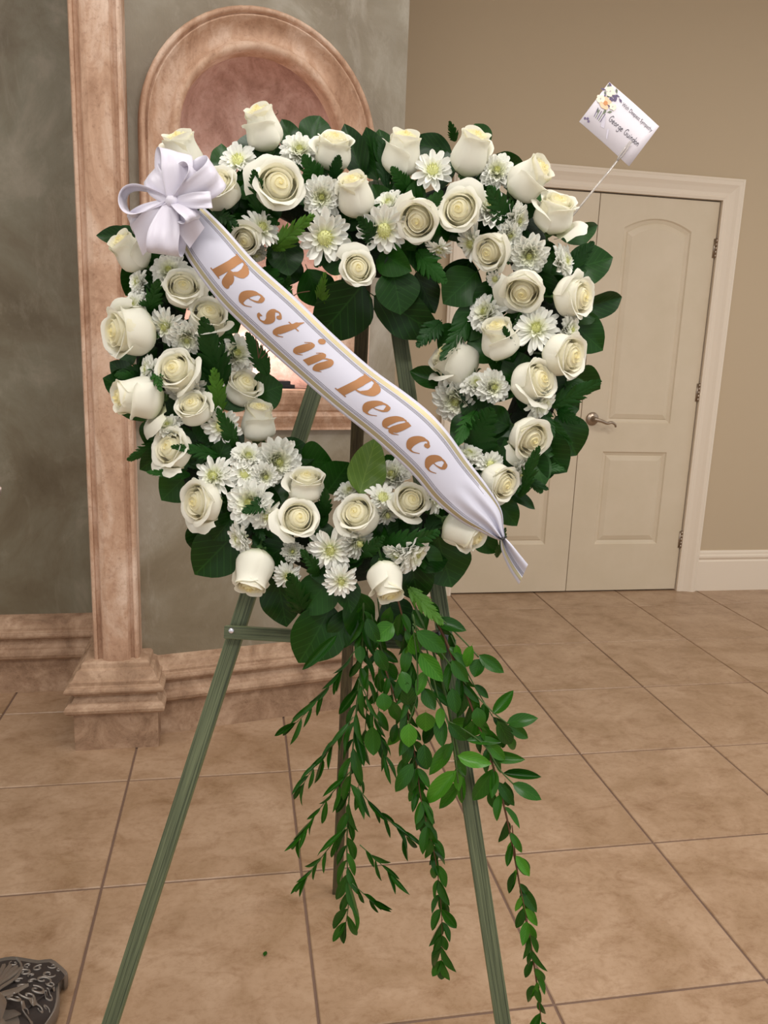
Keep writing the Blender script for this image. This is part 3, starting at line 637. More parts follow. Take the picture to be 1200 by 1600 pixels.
for i, (x, y, wd, dx, dy, c, op, ex) in enumerate(ROSES):
    p = PW(x, y, lift(x, y)); dpt = zdepth(p); R = wd*0.5*dpt/FPX*1.06
    ax = axis_for(p, dx, dy, c); xx = ax.orthogonal().normalized(); yy = ax.cross(xx)
    sc = R/[0.90, 1.04, 1.20][op]; hl = 0.95-0.1*c
    rz = Matrix.Rotation(random.uniform(0, 6.28), 4, 'Z')
    mw = frame(p-ax*sc*hl, xx*sc, yy*sc, ax*sc*(1.05 if c < 0.5 else 0.92)) @ rz
    ro = put('rose', CORES[op][i % 3], wr, mw)
    kinds = OKIND[op]; a0 = random.uniform(0, 6.28)
    for k in range(6):
        kd = kinds[0] if k < 3 else (kinds[1] if k < 5 else kinds[2])
        s2 = 0.90 if k < 3 else 1.0
        put('petal', random.choice(OUT[kd]), ro, local=Matrix.Rotation(a0+k*2.0944+(1.05 if k >= 3 else 0), 4, 'Z') @ Matrix.Diagonal((s2, s2, 1.04 if k < 3 else 0.97, 1)))
    if ex:
        tv = (RGT*0.9-UPV*0.5) if ex == 'r' else (-UPV); lv = mw.to_3x3().inverted() @ tv; ang = math.atan2(lv.y, lv.x)
        put('petal', OUT['drop'][0], ro, local=Matrix.Rotation(ang, 4, 'Z'))
    put('sepals', CAL, ro, local=Matrix.Diagonal((1, 1, 1, 1)))
MUMLIST = [  # x, y, width, dirx, diry, facing, kind
 (370,246,58,-.2,-.5,.7,'y'),(468,233,60,0,-.5,.75,'d'),(503,308,62,0,0,.95,'d'),(510,373,80,.2,.1,.93,'y'),(412,352,62,.3,-.4,.7,'s'),(600,362,74,0,.1,.97,'y'),
 (607,316,52,-.2,-.4,.6,'d'),(676,263,60,0,-.1,.9,'y'),(777,266,58,.1,-.3,.85,'d'),(768,322,66,.2,-.4,.7,'d'),(733,382,62,-.5,.2,.6,'s'),(686,394,42,-.1,.8,.4,'s'),
 (827,400,62,0,.1,.93,'d'),(884,408,52,.7,-.2,.4,'d'),(772,437,28,-.2,.1,.8,'y'),(757,487,62,-.3,-.2,.75,'d'),(838,510,72,0,-.1,.92,'s'),(893,515,46,.6,0,.5,'d'),
 (712,627,76,-.1,.2,.85,'d'),(772,605,54,.1,0,.9,'d'),(745,598,50,0,-.5,.7,'d'),(848,632,54,.5,.4,.55,'d'),(733,708,50,.2,-.8,.5,'d'),(768,727,42,.2,.1,.85,'y'),
 (812,740,50,.8,.5,.35,'g'),(810,345,52,.6,.2,.6,'d'),(264,422,60,-.2,-.4,.8,'d'),(208,478,54,-.5,-.4,.6,'d'),(255,512,56,-.2,.1,.8,'s'),(292,531,58,0,.1,.8,'d'),
 (230,577,48,-.9,-.1,.35,'d'),(370,552,66,.1,-.1,.85,'d'),(290,612,60,0,.2,.75,'g'),(346,668,58,0,.1,.95,'y'),(262,664,46,-.3,-.5,.6,'d'),(330,742,66,-.3,-.1,.8,'s'),
 (388,712,54,.1,-.3,.8,'d'),(382,740,46,0,0,.9,'y'),(436,722,74,.2,.1,.9,'d'),(389,785,74,-.1,0,.93,'d'),(417,808,50,.2,.3,.8,'s'),(372,843,52,-.7,.3,.4,'d'),
 (457,862,34,0,0,.9,'g'),(449,902,42,0,.2,.9,'s'),(516,862,70,0,.1,.93,'s'),(562,850,54,.3,.2,.75,'g'),(534,910,52,.1,.2,.9,'s'),(546,766,48,-.2,-.6,.6,'d'),
 (600,774,52,.2,-.4,.7,'y'),(606,806,42,.2,.5,.7,'g'),(612,741,62,-.2,-.2,.8,'d'),(650,866,68,.6,.4,.4,'d'),(686,780,50,.5,.2,.6,'y'),(322,476,46,.4,-.1,.7,'g'),
 (400,398,40,.3,.6,.5,'g'),(797,368,40,.2,.2,.8,'d'),(214,440,40,-.8,-.2,.5,'d'),(620,868,44,-.2,.7,.5,'d'),(415,745,44,.1,.1,.9,'d'),(712,860,1,0,0,1,'d')][:59]
for i, (x, y, wd, dx, dy, c, kd) in enumerate(MUMLIST):
    p = PW(x, y, lift(x, y, 0.078)); dpt = zdepth(p); R = wd*0.5*dpt/FPX*1.14
    ax = axis_for(p, dx, dy, c); xx = ax.orthogonal().normalized(); yy = ax.cross(xx)
    kn = {'d': 'dense', 'y': 'daisy', 's': 'spider', 'g': 'dense'}[kd]
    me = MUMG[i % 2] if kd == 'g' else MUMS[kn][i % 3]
    mo = put('chrysanthemum', me, wr, frame(p-ax*R*0.35, xx*R, yy*R, ax*R))
    put('flower_heart', HEART[kn], mo, local=Matrix.Translation((0, 0, 0.16 if kn == 'dense' else 0.06)) @ Matrix.Diagonal((1, 1, 1.3, 1)))
def leaf_at(name, me, a, b, w, parent, roll=0.0, nrm=None, zsc=None):
    y = b-a; L = y.length; n = nrm if nrm is not None else (CAM-a).normalized(); yn = y.normalized()
    z = (n-yn*n.dot(yn)).normalized(); z = Matrix.Rotation(roll, 3, yn) @ z; x = yn.cross(z)
    return put(name, me, parent, frame(a, x*w, y, z*(zsc or L)))
BL = [ # base, tip, width px, lift base, lift tip
 (218,374,150,368,30),(352,280,346,224,38),(400,262,388,208,44),(462,235,440,186,34),(482,240,500,181,50),(566,275,538,193,42),(590,282,572,198,48),(606,275,592,202,38),
 (706,238,641,220,38),(758,236,742,193,34),(758,258,818,254,40),(824,330,846,296,30),(874,372,934,352,30),(880,424,958,402,58),(902,484,972,464,38),(884,498,942,548,58),
 (884,580,938,608,50),(868,650,901,712,62),(830,680,886,738,62),(812,738,868,728,44),(788,764,836,796,20),(772,776,808,822,40),(742,826,776,864,34),(684,838,706,918,78),
 (706,602,640,580,32),(568,442,492,530,88),(584,462,690,528,66),(612,420,626,492,66),(650,425,680,490,44),(736,405,698,474,70),(716,512,684,545,40),(452,395,436,448,58),
 (246,398,196,462,58),(214,556,178,550,34),(238,622,190,648,40),(246,660,224,690,28),(300,735,252,782,56),(396,618,442,602,56),(418,702,493,716,48),(334,812,302,860,50),
 (374,826,304,898,78),(432,896,448,980,62),(518,944,466,1036,86),(612,738,604,710,40),(510,770,545,722,70),(600,936,640,1004,58),(560,925,562,1004,52),(548,950,525,1016,46),
 (235,400,190,352,28),(480,420,500,480,60),(470,720,520,722,66),(440,860,420,930,50),(640,860,655,940,60),(690,720,670,690,40),(860,620,905,640,44),(520,900,470,960,60),(500,290,485,250,40),(680,300,690,230,40)]
for i, (x0, y0, x1, y1, w) in enumerate(BL):
    la = lift(x0, y0, 0.05, 0.0)*0.8; a = PW(x0, y0, la); b = PW(x1, y1, la*0.4+random.uniform(-0.02, 0.01))
    leaf_at('broad_leaf', BROAD[i % 5], a, b, w*PXM*1.12, wr, random.uniform(-0.45, 0.45))
tag(leaf_at('broad_leaf', OLIVE, PW(562, 772, 0.03), PW(588, 684, 0.01), 0.054, wr, 0.2), 'pale olive-green leaf standing up below the sash')
for k_, (x0, y0, x1, y1, w) in enumerate(((300,560,330,610,50),(330,590,300,545,48),(315,620,350,585,46),(350,640,385,600,46),(330,560,362,520,44),(290,500,322,540,46),(440,370,452,432,56),(600,330,640,300,50),(560,340,600,350,50),(340,480,372,520,46),(345,700,380,672,44),(310,690,340,650,46),(745,425,692,475,62),(765,480,706,528,56),(775,565,735,520,50),(765,600,722,648,56),(745,650,705,690,46),(795,650,752,690,52),(660,350,648,402,54),(790,440,745,500,56),(800,560,760,560,56),(820,470,790,440,50),(740,350,745,400,56),(280,600,250,640,50),(700,560,735,610,50))):
    leaf_at('broad_leaf', BROAD[k_ % 5], PW(x0, y0, 0.02), PW(x1, y1, 0.015), w*PXM*1.1, wr, random.uniform(-0.3, 0.3))
# filler leaves over the foam
nr = len(ring2d)
for i in range(84+66):
    q = ring2d[(i*nr//75) % nr]; ang = random.uniform(0, 2*PI); rr = random.uniform(0, 46)
    x0, y0 = q.x+rr*math.cos(ang), q.y+rr*math.sin(ang); L = random.uniform(44, 68); a2 = ang+random.uniform(-1.0, 1.0)
    x1, y1 = x0+L*math.cos(a2), y0+L*math.sin(a2)
    if ringdist(x1, y1) > 0.078: x1, y1 = x0+L*0.5*math.cos(a2), y0+L*0.4*math.sin(a2)
    a = PW(x0, y0, random.uniform(0.024, 0.04)); b = PW(x1, y1, random.uniform(0.02, 0.05))
    leaf_at('broad_leaf', BROAD[i % 5], a, b, random.uniform(36, 54)*PXM, wr, random.uniform(-0.6, 0.6))
FR = [ # base, tip, width scale px, bright
 (806,372,764,294,60,0),(604,296,596,216,34,0),(412,345,398,268,46,0),(500,296,474,244,50,0),(520,290,530,244,34,0),(424,392,488,338,44,1),(738,712,768,640,76,0),(745,640,712,700,40,0),
 (500,480,508,428,28,1),(742,482,690,560,44,0),(348,612,318,500,64,0),(342,650,334,578,44,1),(226,500,246,438,44,0),(222,588,180,586,24,0),(344,712,270,698,30,0),(300,742,232,738,24,0),
 (508,808,508,764,30,0),(592,856,684,832,50,0),(430,780,380,800,40,0),(474,960,452,898,54,0),(636,915,690,974,36,1),(406,420,456,462,50,0),(420,590,386,522,40,0),(712,222,703,190,22,0),
 (880,440,926,380,40,0),(650,390,696,440,50,0),(776,872,790,826,18,0),(800,570,788,512,34,0),(856,636,936,596,44,0),(590,380,560,340,40,0),(640,300,612,262,36,0),(870,640,905,660,34,0),
 (560,870,600,840,36,0),(500,900,470,860,34,0),(700,760,730,720,34,0),(440,470,452,432,30,0),(330,330,372,352,36,0),(810,780,842,700,34,0),(690,500,652,540,44,0),(370,700,340,640,36,0),(650,350,690,300,40,0),(240,560,250,610,34,0)]
for i, (x0, y0, x1, y1, w, br) in enumerate(FR):
    la = lift(x0, y0, 0.07)*0.9; a = PW(x0, y0, la*0.7); b = PW(x1, y1, lift(x1, y1, 0.08, 0.02)+0.022)
    leaf_at('fern_frond', FERNB[0] if br else FERN[i % 3], a, b, w*PXM*1.15, wr, random.uniform(-0.35, 0.35))
for i in range(34):
    q = random.choice(ring2d); ang = random.uniform(0, 6.28); x0, y0 = q.x+25*math.cos(ang), q.y+25*math.sin(ang); L = random.uniform(45, 70); ang += random.uniform(-1, 1)
    x1, y1 = x0+L*math.cos(ang), y0+L*math.sin(ang)
    a = PW(x0, y0, 0.035); b = PW(x1, y1, random.uniform(0.02, 0.055) if ringdist(x1, y1) < 0.075 else 0.02)
    leaf_at('fern_frond', FERN[i % 3], a, b, random.uniform(30, 42)*PXM, wr, random.uniform(-0.5, 0.5))
# thin bare twigs by the sash
m = M()
for pts in ([(404,560,0),(412,535,0),(418,512,0)], [(404,560,0),(400,530,0),(392,512,0)], [(408,560,0),(424,545,0),(438,540,0)], [(455,465,0),(466,458,0),(484,455,0)], [(385,200,0),(430,180,0),(433,172,0)]):
    m = M().tube([PW(x, y, 0.05) for x, y, z in cr([Vector(p) for p in pts], 4)], 0.0007, 5); add('twig', m, MAT['stem_red'], wr, Matrix.Identity(4))

# trailing branches ----------------------------------------------------------
nleaf = 0
def join_leaf(m, me, mw):
    b = len(m.v); m.v += [mw @ v.co for v in me.vertices]
    for p in me.polygons: m.f.append(tuple(b+i for i in p.vertices)); m.mi.append(1)
def leaf_mat(a, b, w, roll):
    y = b-a; n = (CAM-a).normalized(); yn = y.normalized(); z = (n-yn*n.dot(yn)).normalized(); z = Matrix.Rotation(roll, 3, yn) @ z
    return frame(a, yn.cross(z)*w, y, z*y.length)
def trail(pts, off, L, wratio, step, spread, mt, meshes, stem_r=0.0012, both=False, wob=0.004, lead=0, droop=1.0, joined=False):
    global nleaf
    c2 = cr([Vector((x, y, 0)) for x, y in pts], 8); P3 = []
    for k, p in enumerate(c2): P3.append(PG(p.x, p.y, off+wob*math.sin(k*0.35+off*90)))
    n = len(P3); mm = M().tube(P3, [stem_r*(1-0.6*k/(n-1)) for k in range(n)], 5)
    br = None if joined else add('trailing_branch', mm, mt, wr, Matrix.Identity(4)); acc = 0; sd = 1
    Lm = L*0.00078
    for k in range(1, n):
        acc += (c2[k]-c2[k-1]).length
        if acc >= step and k > lead:
            acc = 0; a = P3[k]; t = (P3[k]-P3[k-1]).normalized()
            for s_ in ((1, -1) if both else (sd,)):
                sid = FH.cross(t).normalized()*s_
                d = (t*random.uniform(0.75, 1.1)+sid*random.uniform(0.25, spread)+FH*random.uniform(-0.35, 0.35)-ZZ*0.25*droop).normalized()
                ll = Lm*random.uniform(0.75, 1.15)
                if joined: join_leaf(mm, random.choice(meshes), leaf_mat(a, a+d*ll, ll*wratio*random.uniform(0.85, 1.15), random.uniform(-0.9, 0.9)))
                else: leaf_at('leaf', random.choice(meshes), a, a+d*ll, ll*wratio*random.uniform(0.85, 1.15), br, random.uniform(-1.0, 1.0)); nleaf += 1
            sd = -sd
    t = (P3[-1]-P3[-2]).normalized()
    if joined:
        join_leaf(mm, meshes[0], leaf_mat(P3[-1], P3[-1]+t*Lm, Lm*wratio, 0.2)); return tag(add('leafy_spray', mm, [mt, MAT['ruscus']], wr, Matrix.Identity(4)), kind='stuff')
    leaf_at('leaf', random.choice(meshes), P3[-1], P3[-1]+t*Lm, Lm*wratio, br, random.uniform(-.5, .5)); nleaf += 1
    return br
G, R_ = MAT['stem'], MAT['stem_red']
trail([(568, 930), (566, 1010), (558, 1100), (548, 1210), (542, 1320), (545, 1400), (541, 1440)], 0.0, 64, 0.25, 9.5, 0.6, G, RUS, 0.0018)
for p in ([(556, 1015), (515, 1070), (480, 1112), (462, 1130)], [(552, 1120), (520, 1165), (490, 1200), (474, 1225)], [(548, 1205), (510, 1250), (480, 1290), (468, 1308)], [(542, 1290), (510, 1330), (486, 1360), (474, 1376)],
          [(560, 1060), (585, 1120), (600, 1180)], [(558, 1230), (592, 1270), (618, 1290), (634, 1306)], [(562, 1320), (590, 1345), (610, 1366)], [(550, 1380), (570, 1398), (585, 1408)]):
    trail(p, 0.008, 54, 0.17, 9.5, 0.35, G, RUS, 0.0009, droop=0.8, joined=True)
trail([(620, 930), (640, 1020), (636, 1100), (650, 1190), (660, 1260), (680, 1340), (690, 1430), (690, 1500)], 0.02, 52, 0.36, 18, 0.65, R_, RUS, 0.0014, both=True)
trail([(600, 1040), (630, 1130), (650, 1210), (668, 1290), (676, 1330)], 0.01, 44, 0.34, 14, 0.7, R_, RUS, 0.0012)
trail([(668, 940), (700, 1010), (735, 1100), (768, 1190), (790, 1270), (806, 1350), (822, 1440), (836, 1520), (846, 1596)], 0.025, 55, 0.34, 11.5, 0.6, R_, RUS+RUSB[:1], 0.0022)
trail([(800, 1290), (810, 1370), (826, 1450), (840, 1540)], 0.03, 42, 0.36, 16, 0.6, R_, RUS+RUSB, 0.001)
trail([(580, 960), (606, 1050), (622, 1140), (640, 1200)], 0.0, 46, 0.42, 22, 0.8, G, RUS, 0.0014)
trail([(645, 960), (668, 1060), (700, 1130), (712, 1200)], 0.03, 48, 0.42, 24, 0.9, G, RUSB+RUS, 0.0014)
trail([(690, 960), (730, 1050), (770, 1120), (790, 1150)], 0.012, 46, 0.4, 26, 0.8, G, RUS, 0.0012)
trail([(590, 930), (595, 1000), (590, 1080), (596, 1150)], -0.012, 48, 0.4, 24, 0.9, G, RUS, 0.0012)
trail([(570, 960), (575, 1050), (570, 1150), (560, 1230)], -0.012, 46, 0.3, 22, 0.8, G, RUS, 0.0012)
XL = [ # crop coordinates: base, tip, width, bright
 (490,170,420,230,72,1),(566,282,566,200,58,1),(572,196,682,272,66,0),(585,275,668,378,68,1),(640,160,752,196,52,0),(716,245,724,318,30,1),(772,248,752,326,44,1),(800,296,780,362,60,0),(796,282,886,346,50,0),
 (845,492,920,408,46,0),(896,524,1008,508,52,0),(900,532,972,580,44,0),(862,516,910,602,60,0),(690,520,806,562,72,1),(750,586,878,594,34,0),(820,636,962,656,46,0),(720,642,842,672,58,1),(882,704,1020,718,40,0),
 (916,740,1020,800,52,0),(890,734,900,822,58,0),(846,688,774,802,66,0),(702,598,618,712,62,1),(718,694,608,812,66,1),(726,738,654,832,50,1),(742,714,734,812,34,1),(606,486,606,556,76,1),(546,526,546,612,64,1),
 (532,538,468,606,42,1),(452,418,462,482,60,0),(416,536,420,642,64,0),(544,462,540,378,58,0),(660,500,666,612,54,0),(700,400,716,492,52,0),(620,360,702,442,50,0),(562,668,498,772,54,0),(570,700,580,792,58,0),
 (600,600,612,692,60,0),(450,308,502,372,60,0),(396,150,440,242,50,0),(372,248,374,312,40,0),(290,210,165,336,40,0),(840,758,852,832,40,0),(790,468,802,542,54,0),(500,180,530,260,50,0),(520,340,540,420,52,0),
 (600,400,640,480,56,0),(480,440,520,520,50,0),(640,520,600,600,50,0),(700,300,760,380,50,0),(740,420,800,480,50,0),(430,260,470,340,50,0),(560,120,600,190,50,0),(480,110,460,190,46,0),(620,90,650,160,40,0)]
hub = put('trailing_branch', M().tube([PG(x, y, 0.02) for x, y in ((640, 930), (668, 990), (690, 1060), (706, 1130), (718, 1190), (722, 1250))], 0.0018, 6).mesh('trailing_branch', G), wr, Matrix.Identity(4))
for i, (x0, y0, x1, y1, w, br) in enumerate(XL):
    f = lambda x, y: (400+x/2.286, 900+y/2.286)
    if i % 2 and i > 12: o1 = random.uniform(-0.01, 0.03)
    else: o1 = random.uniform(0.02, 0.045)
    a = PG(*f(x0, y0), o1); b = PG(*f(x1, y1), o1+random.uniform(-0.015, 0.015))
    leaf_at('leaf', (RUSB[i % 2] if br else RUS[i % 4]), a, b, w/2.286*0.00078*1.1, hub, random.uniform(-0.4, 0.4)); nleaf += 1
for p in ([(560,170),(590,210),(620,300),(650,430),(690,530),(712,640),(722,740)], [(560,180),(575,300),(575,420),(545,525)], [(640,130),(700,190),(750,240),(795,290)], [(650,260),(720,350),(790,430),(850,490),(900,528)], [(690,520),(760,560),(820,610),(870,690),(918,742)]):
    mm = M().tube([PG(400+q.x/2.286, 900+q.y/2.286, 0.03) for q in cr([Vector((x, y, 0)) for x, y in p], 5)], 0.0011, 5); add('trailing_branch', mm, G, wr, Matrix.Identity(4))
print('trailing leaves', nleaf)

# ------------------------------------------------------------------ sash
ST = [((316,322),(278,372)),((352,357),(300,415)),((400,410),(345,474)),((460,464),(400,528)),((520,522),(460,582)),((580,575),(520,634)),((635,615),(575,678)),((672,645),(615,713)),((700,676),(648,745)),((730,718),(680,783)),((762,760),(715,812)),((783,795),(748,830)),((787,825),(772,841)),((789,841),(782,844))]
OFFS = [0.110, 0.116, 0.120, 0.122, 0.122, 0.122, 0.122, 0.124, 0.126, 0.124, 0.120, 0.112, 0.105, 0.1]
ns_ = 10
up = cr([Vector((a[0], a[1], o)) for (a, b), o in zip(ST, OFFS)], ns_); lo = cr([Vector((b[0], b[1], o)) for (a, b), o in zip(ST, OFFS)], ns_)
cen = [(a+b)/2 for a, b in zip(up, lo)]
arcl = [0.0]
for k in range(1, len(cen)): arcl.append(arcl[-1]+math.hypot(cen[k].x-cen[k-1].x, cen[k].y-cen[k-1].y))
def sash_px(s, t):                                       # s arc length px, t 0 lower edge - 1 upper edge
    s = max(0, min(arcl[-1]-1e-4, s)); k = 0
    while arcl[k+1] < s: k += 1
    q = (s-arcl[k])/(arcl[k+1]-arcl[k]+1e-9); l = lo[k].lerp(lo[k+1], q); u = up[k].lerp(up[k+1], q); return l.lerp(u, t)
def sash_pt(s, t, e=0.0):
    p = sash_px(s, t); end = max(0, (s/arcl[-1]-0.84)/0.16)
    bul = -0.010*(2*t-1)**2 + 0.004*math.sin(s*0.018)
    bul += 0.006*end*math.sin(t*19)*(1 if end < 1 else 1)
    return PW(p.x, p.y, p.z+bul+e)
sash = thing('memorial_ribbon', 'white sash with gold edges lettered Rest in Peace across the wreath', 'ribbon', sash_pt(0, 0.5))
SL = arcl[-1]
def strip(t0, t1, e, nt=2, s0=0.0, s1=1.0, n=150): return M().grid(lambda a, b: sash_pt((s0+(s1-s0)*a)*SL, t0+(t1-t0)*b, e), n, nt)
o = add('band', strip(0, 1, 0, 24), MAT['sash'], sash, Matrix.Identity(4)); sm = o.modifiers.new('thick', 'SOLIDIFY'); sm.thickness = 0.0004; sm.offset = 1
for t0, t1 in ((0.045, 0.115), (0.885, 0.955)): add('gold_stripe', strip(t0, t1, 0.0006, 2), MAT['gold'], sash, Matrix.Identity(4))
for t0 in (0.135, 0.155, 0.18, 0.817, 0.838, 0.857): add('pinstripe', strip(t0, t0+0.008, 0.0006, 1), MAT['hair'], sash, Matrix.Identity(4))
GL = {
 'R': [[(0.22,0.02,.30),(0.22,.75,.30),(0.22,1.46,.30)],[(0.2,1.46,.06),(0.55,1.45,.10),(0.86,1.12,.30),(0.60,.78,.12),(.25,.74,.05)],[(.48,.76,.14),(.72,.45,.32),(.86,.14,.30),(1.08,.02,.10)],[(-.08,.03,.06),(.52,.03,.06)],[(-.04,1.46,.06),(.4,1.46,.06)]],
 'P': [[(0.22,0.02,.30),(0.22,.75,.30),(0.22,1.46,.30)],[(0.2,1.46,.06),(0.58,1.45,.10),(0.92,1.10,.32),(0.62,.70,.12),(.25,.68,.05)],[(-.08,.03,.06),(.52,.03,.06)],[(-.04,1.46,.06),(.4,1.46,.06)]],
 'e': [[(.16,.44,.05),(.45,.50,.06),(.68,.66,.12),(.64,.90,.15),(.44,.97,.09),(.20,.78,.22),(.10,.42,.29),(.25,.10,.17),(.48,.05,.07),(.72,.24,.035)]],
 's': [[(.60,.74,.17),(.60,.84,.12),(.42,.96,.07),(.22,.84,.16),(.28,.62,.25),(.48,.40,.27),(.48,.14,.16),(.27,.04,.07),(.06,.14,.12),(.05,.28,.16)]],
 't': [[(.44,1.36,.03),(.34,1.0,.18),(.24,.55,.27),(.20,.16,.24),(.34,.04,.09),(.54,.20,.035)],[(.05,.95,.055),(.64,.95,.055)]],
 'i': [[(-.02,.74,.03),(.14,.95,.07),(.25,.90,.18),(.22,.6,.27),(.17,.2,.26),(.26,.04,.11),(.46,.2,.03)]],
 'n': [[(-.04,.74,.03),(.10,.95,.07),(.20,.88,.2),(.18,.5,.26),(.14,0.0,.26)],[(.2,.5,.05),(.40,.86,.08),(.60,.93,.17),(.66,.72,.26),(.60,.3,.27),(.64,.06,.14),(.86,.2,.03)]],
 'a': [[(.62,.84,.05),(.46,.96,.08),(.20,.76,.23),(.10,.36,.28),(.24,.08,.14),(.42,.16,.06),(.60,.55,.05)],[(.70,.97,.18),(.62,.55,.27),(.56,.18,.26),(.66,.04,.10),(.86,.2,.03)]],
 'c': [[(.60,.74,.20),(.62,.84,.15),(.46,.97,.08),(.20,.78,.22),(.10,.42,.29),(.25,.10,.17),(.48,.05,.07),(.72,.24,.035)]]}
def nearest_s(x, y):
    k = min(range(len(cen)), key=lambda i: (cen[i].x-x)**2+(cen[i].y-y)**2); return arcl[k]
XH, XV = 36.0, 28.5
for ch, x, y in (('R',352,430),('e',390,470),('s',415,496),('t',441,517),('i',477,546),('n',498,573),('P',555,609),('e',587,642),('a',618,666),('c',651,694),('e',681,726)):
    s0 = nearest_s(x, y); m = M(); gw = {'R': 1.0, 'P': .95, 'e': .75, 's': .65, 't': .6, 'i': .42, 'n': .82, 'a': .82, 'c': .72}[ch]
    def gp(gx, gy):
        sx = s0+((gx-gw/2)+0.28*(gy-0.5))*XH; wpx = 80.0; return sash_pt(sx, 0.27+gy*XV/wpx*(1.08 if gy > 1.05 else 1.0), 0.0009)
    for st in GL[ch]:
        pts = cr([Vector(p) for p in st], 8) if len(st) > 2 else [Vector(st[0]).lerp(Vector(st[1]), k/6) for k in range(7)]
        n = len(pts); b0 = len(m.v)
        for k, p in enumerate(pts):
            t = pts[min(k+1, n-1)]-pts[max(k-1, 0)]; t.z = 0; t.normalize(); nn = Vector((-t.y, t.x, 0))*max(p.z*(1.36 if p.z > 0.13 else 1.0), 0.035)*0.5
            m.v += [gp(p.x+nn.x, p.y+nn.y), gp(p.x-nn.x, p.y-nn.y)]
        for k in range(n-1): m.f.append((b0+2*k, b0+2*k+1, b0+2*k+3, b0+2*k+2)); m.mi.append(0)
    if ch == 'i': m.poly([gp(.34+.15*math.cos(k*PI/9), 1.28+.15*math.sin(k*PI/9)) for k in range(18)])
    if ch in 'cs': m.poly([gp(.60+.11*math.cos(k*PI/9), .77+.11*math.sin(k*PI/9)) for k in range(18)])
    add('letter', m, MAT['bronze'], sash, Matrix.Identity(4), smooth=False)
# tail beyond the tie
tu = cr([Vector(p) for p in ((789,840,.1),(799,850,.103),(812,866,.1),(825,882,.094))], 6); tl = cr([Vector(p) for p in ((782,843,.1),(784,862,.1),(796,890,.094),(811,913,.088))], 6)
def tailp(a, b, e=0.0):
    k = min(len(tu)-2, int(a*(len(tu)-1))); q = a*(len(tu)-1)-k; u = tu[k].lerp(tu[k+1], q); l = tl[k].lerp(tl[k+1], q); p = l.lerp(u, b); return PW(p.x, p.y, p.z+0.006*math.sin(b*9)*(1-0.5*a)+e)
tailm = M().grid(lambda a, b: tailp(a, b), 18, 14); tm = add('ribbon_tail', tailm, MAT['sash'], sash, Matrix.Identity(4))
for b0, b1, mt in ((0.16, 0.34, 'gold'), (0.40, 0.425, 'hair'), (0.46, 0.485, 'hair'), (0.52, 0.54, 'hair')): add('stripe', M().grid(lambda a, b: tailp(a, b0+(b1-b0)*b, 0.0007), 18, 4), MAT[mt], tm, Matrix.Identity(4))
m = M().tube([PW(x, y, z) for x, y, z in ((780,838,.104),(785,843,.108),(791,839,.104),(786,841,.094))], 0.0013, 6, closed=True); add('tie_wire', m, MAT['black'], sash, Matrix.Identity(4))

# ------------------------------------------------------------------ bow
bc = PW(269, 315, 0.135)
bow = thing('ribbon_bow', 'white satin ribbon bow with many loops at the upper left of the wreath', 'bow', bc)
tcb = (CAM-bc).normalized()
def px(x, y, o): return PW(x, y, o)
def loop(tx, ty, w, depth, side=0.0, off=0.125, pinch=0.22, twist=0.0, tipoff=0.0):
    tip = px(tx, ty, off+tipoff); D = tip-bc; Lh = D.length; d = D.normalized(); im = d.cross(tcb).normalized()
    Nn = (tcb*math.cos(side)+im*math.sin(side)).normalized(); Wd = d.cross(Nn).normalized(); wm = w*PXM
    def f(a, b):
        t = a*2*PI; s = b*2-1; r = (1-math.cos(t))/2
        hh = depth*math.sin(t)*(0.35+0.65*r); ww = wm*0.5*(pinch+(1-pinch)*min(1, math.sin(a*PI)*1.35))
        tw = twist*math.sin(t*0.5)*s
        return bc+d*(Lh*r**0.9)+Nn*(hh+tw*wm*0.5+0.003*math.sin(s*5+t)*r)+Wd*(s*ww)
    o = add('bow_loop', M().grid(f, 40, 8), MAT['satin'], bow, Matrix.Identity(4)); z = o.modifiers.new('thick', 'SOLIDIFY'); z.thickness = 0.0003
loop(272, 236, 42, 0.022, 0.25, 0.13, twist=0.25)
loop(238, 268, 34, 0.020, -0.3, 0.115, twist=-0.3)
loop(338, 266, 40, 0.024, 0.35, 0.135, twist=0.2)
loop(330, 312, 22, 0.016, 0.0, 0.15, twist=0.5)
loop(192, 316, 30, 0.026, -1.05, 0.125, twist=0.2)
loop(204, 352, 24, 0.018, 0.4, 0.11, twist=-0.2)
loop(258, 398, 42, 0.026, 0.25, 0.135, twist=0.2)
loop(300, 345, 30, 0.016, -0.4, 0.15, twist=0.4)
loop(300, 262, 30, 0.018, 0.6, 0.14, twist=-0.4)
def tail(tx, ty, w, off, cut):
    tip = px(tx, ty, off); d = (tip-bc); im = d.cross(tcb).normalized()
    add('ribbon_end', M().grid(lambda a, b: bc+d*(a+cut*(b-0.5)*a)+im*((b-0.5)*w*PXM*(0.25+0.75*min(1, a*1.6)))+tcb*(0.012*math.sin(a*PI)+0.002*math.sin(b*6)), 16, 6), MAT['satin'], bow, Matrix.Identity(4))
tail(214, 376, 38, 0.12, -0.28); tail(308, 372, 34, 0.126, 0.2)
m = M().lathe([(0, -0.007), (0.006, -0.006), (0.009, 0), (0.006, 0.006), (0, 0.007)], 12); add('knot', m, MAT['satin'], bow, Matrix.Translation(bc+tcb*0.004))

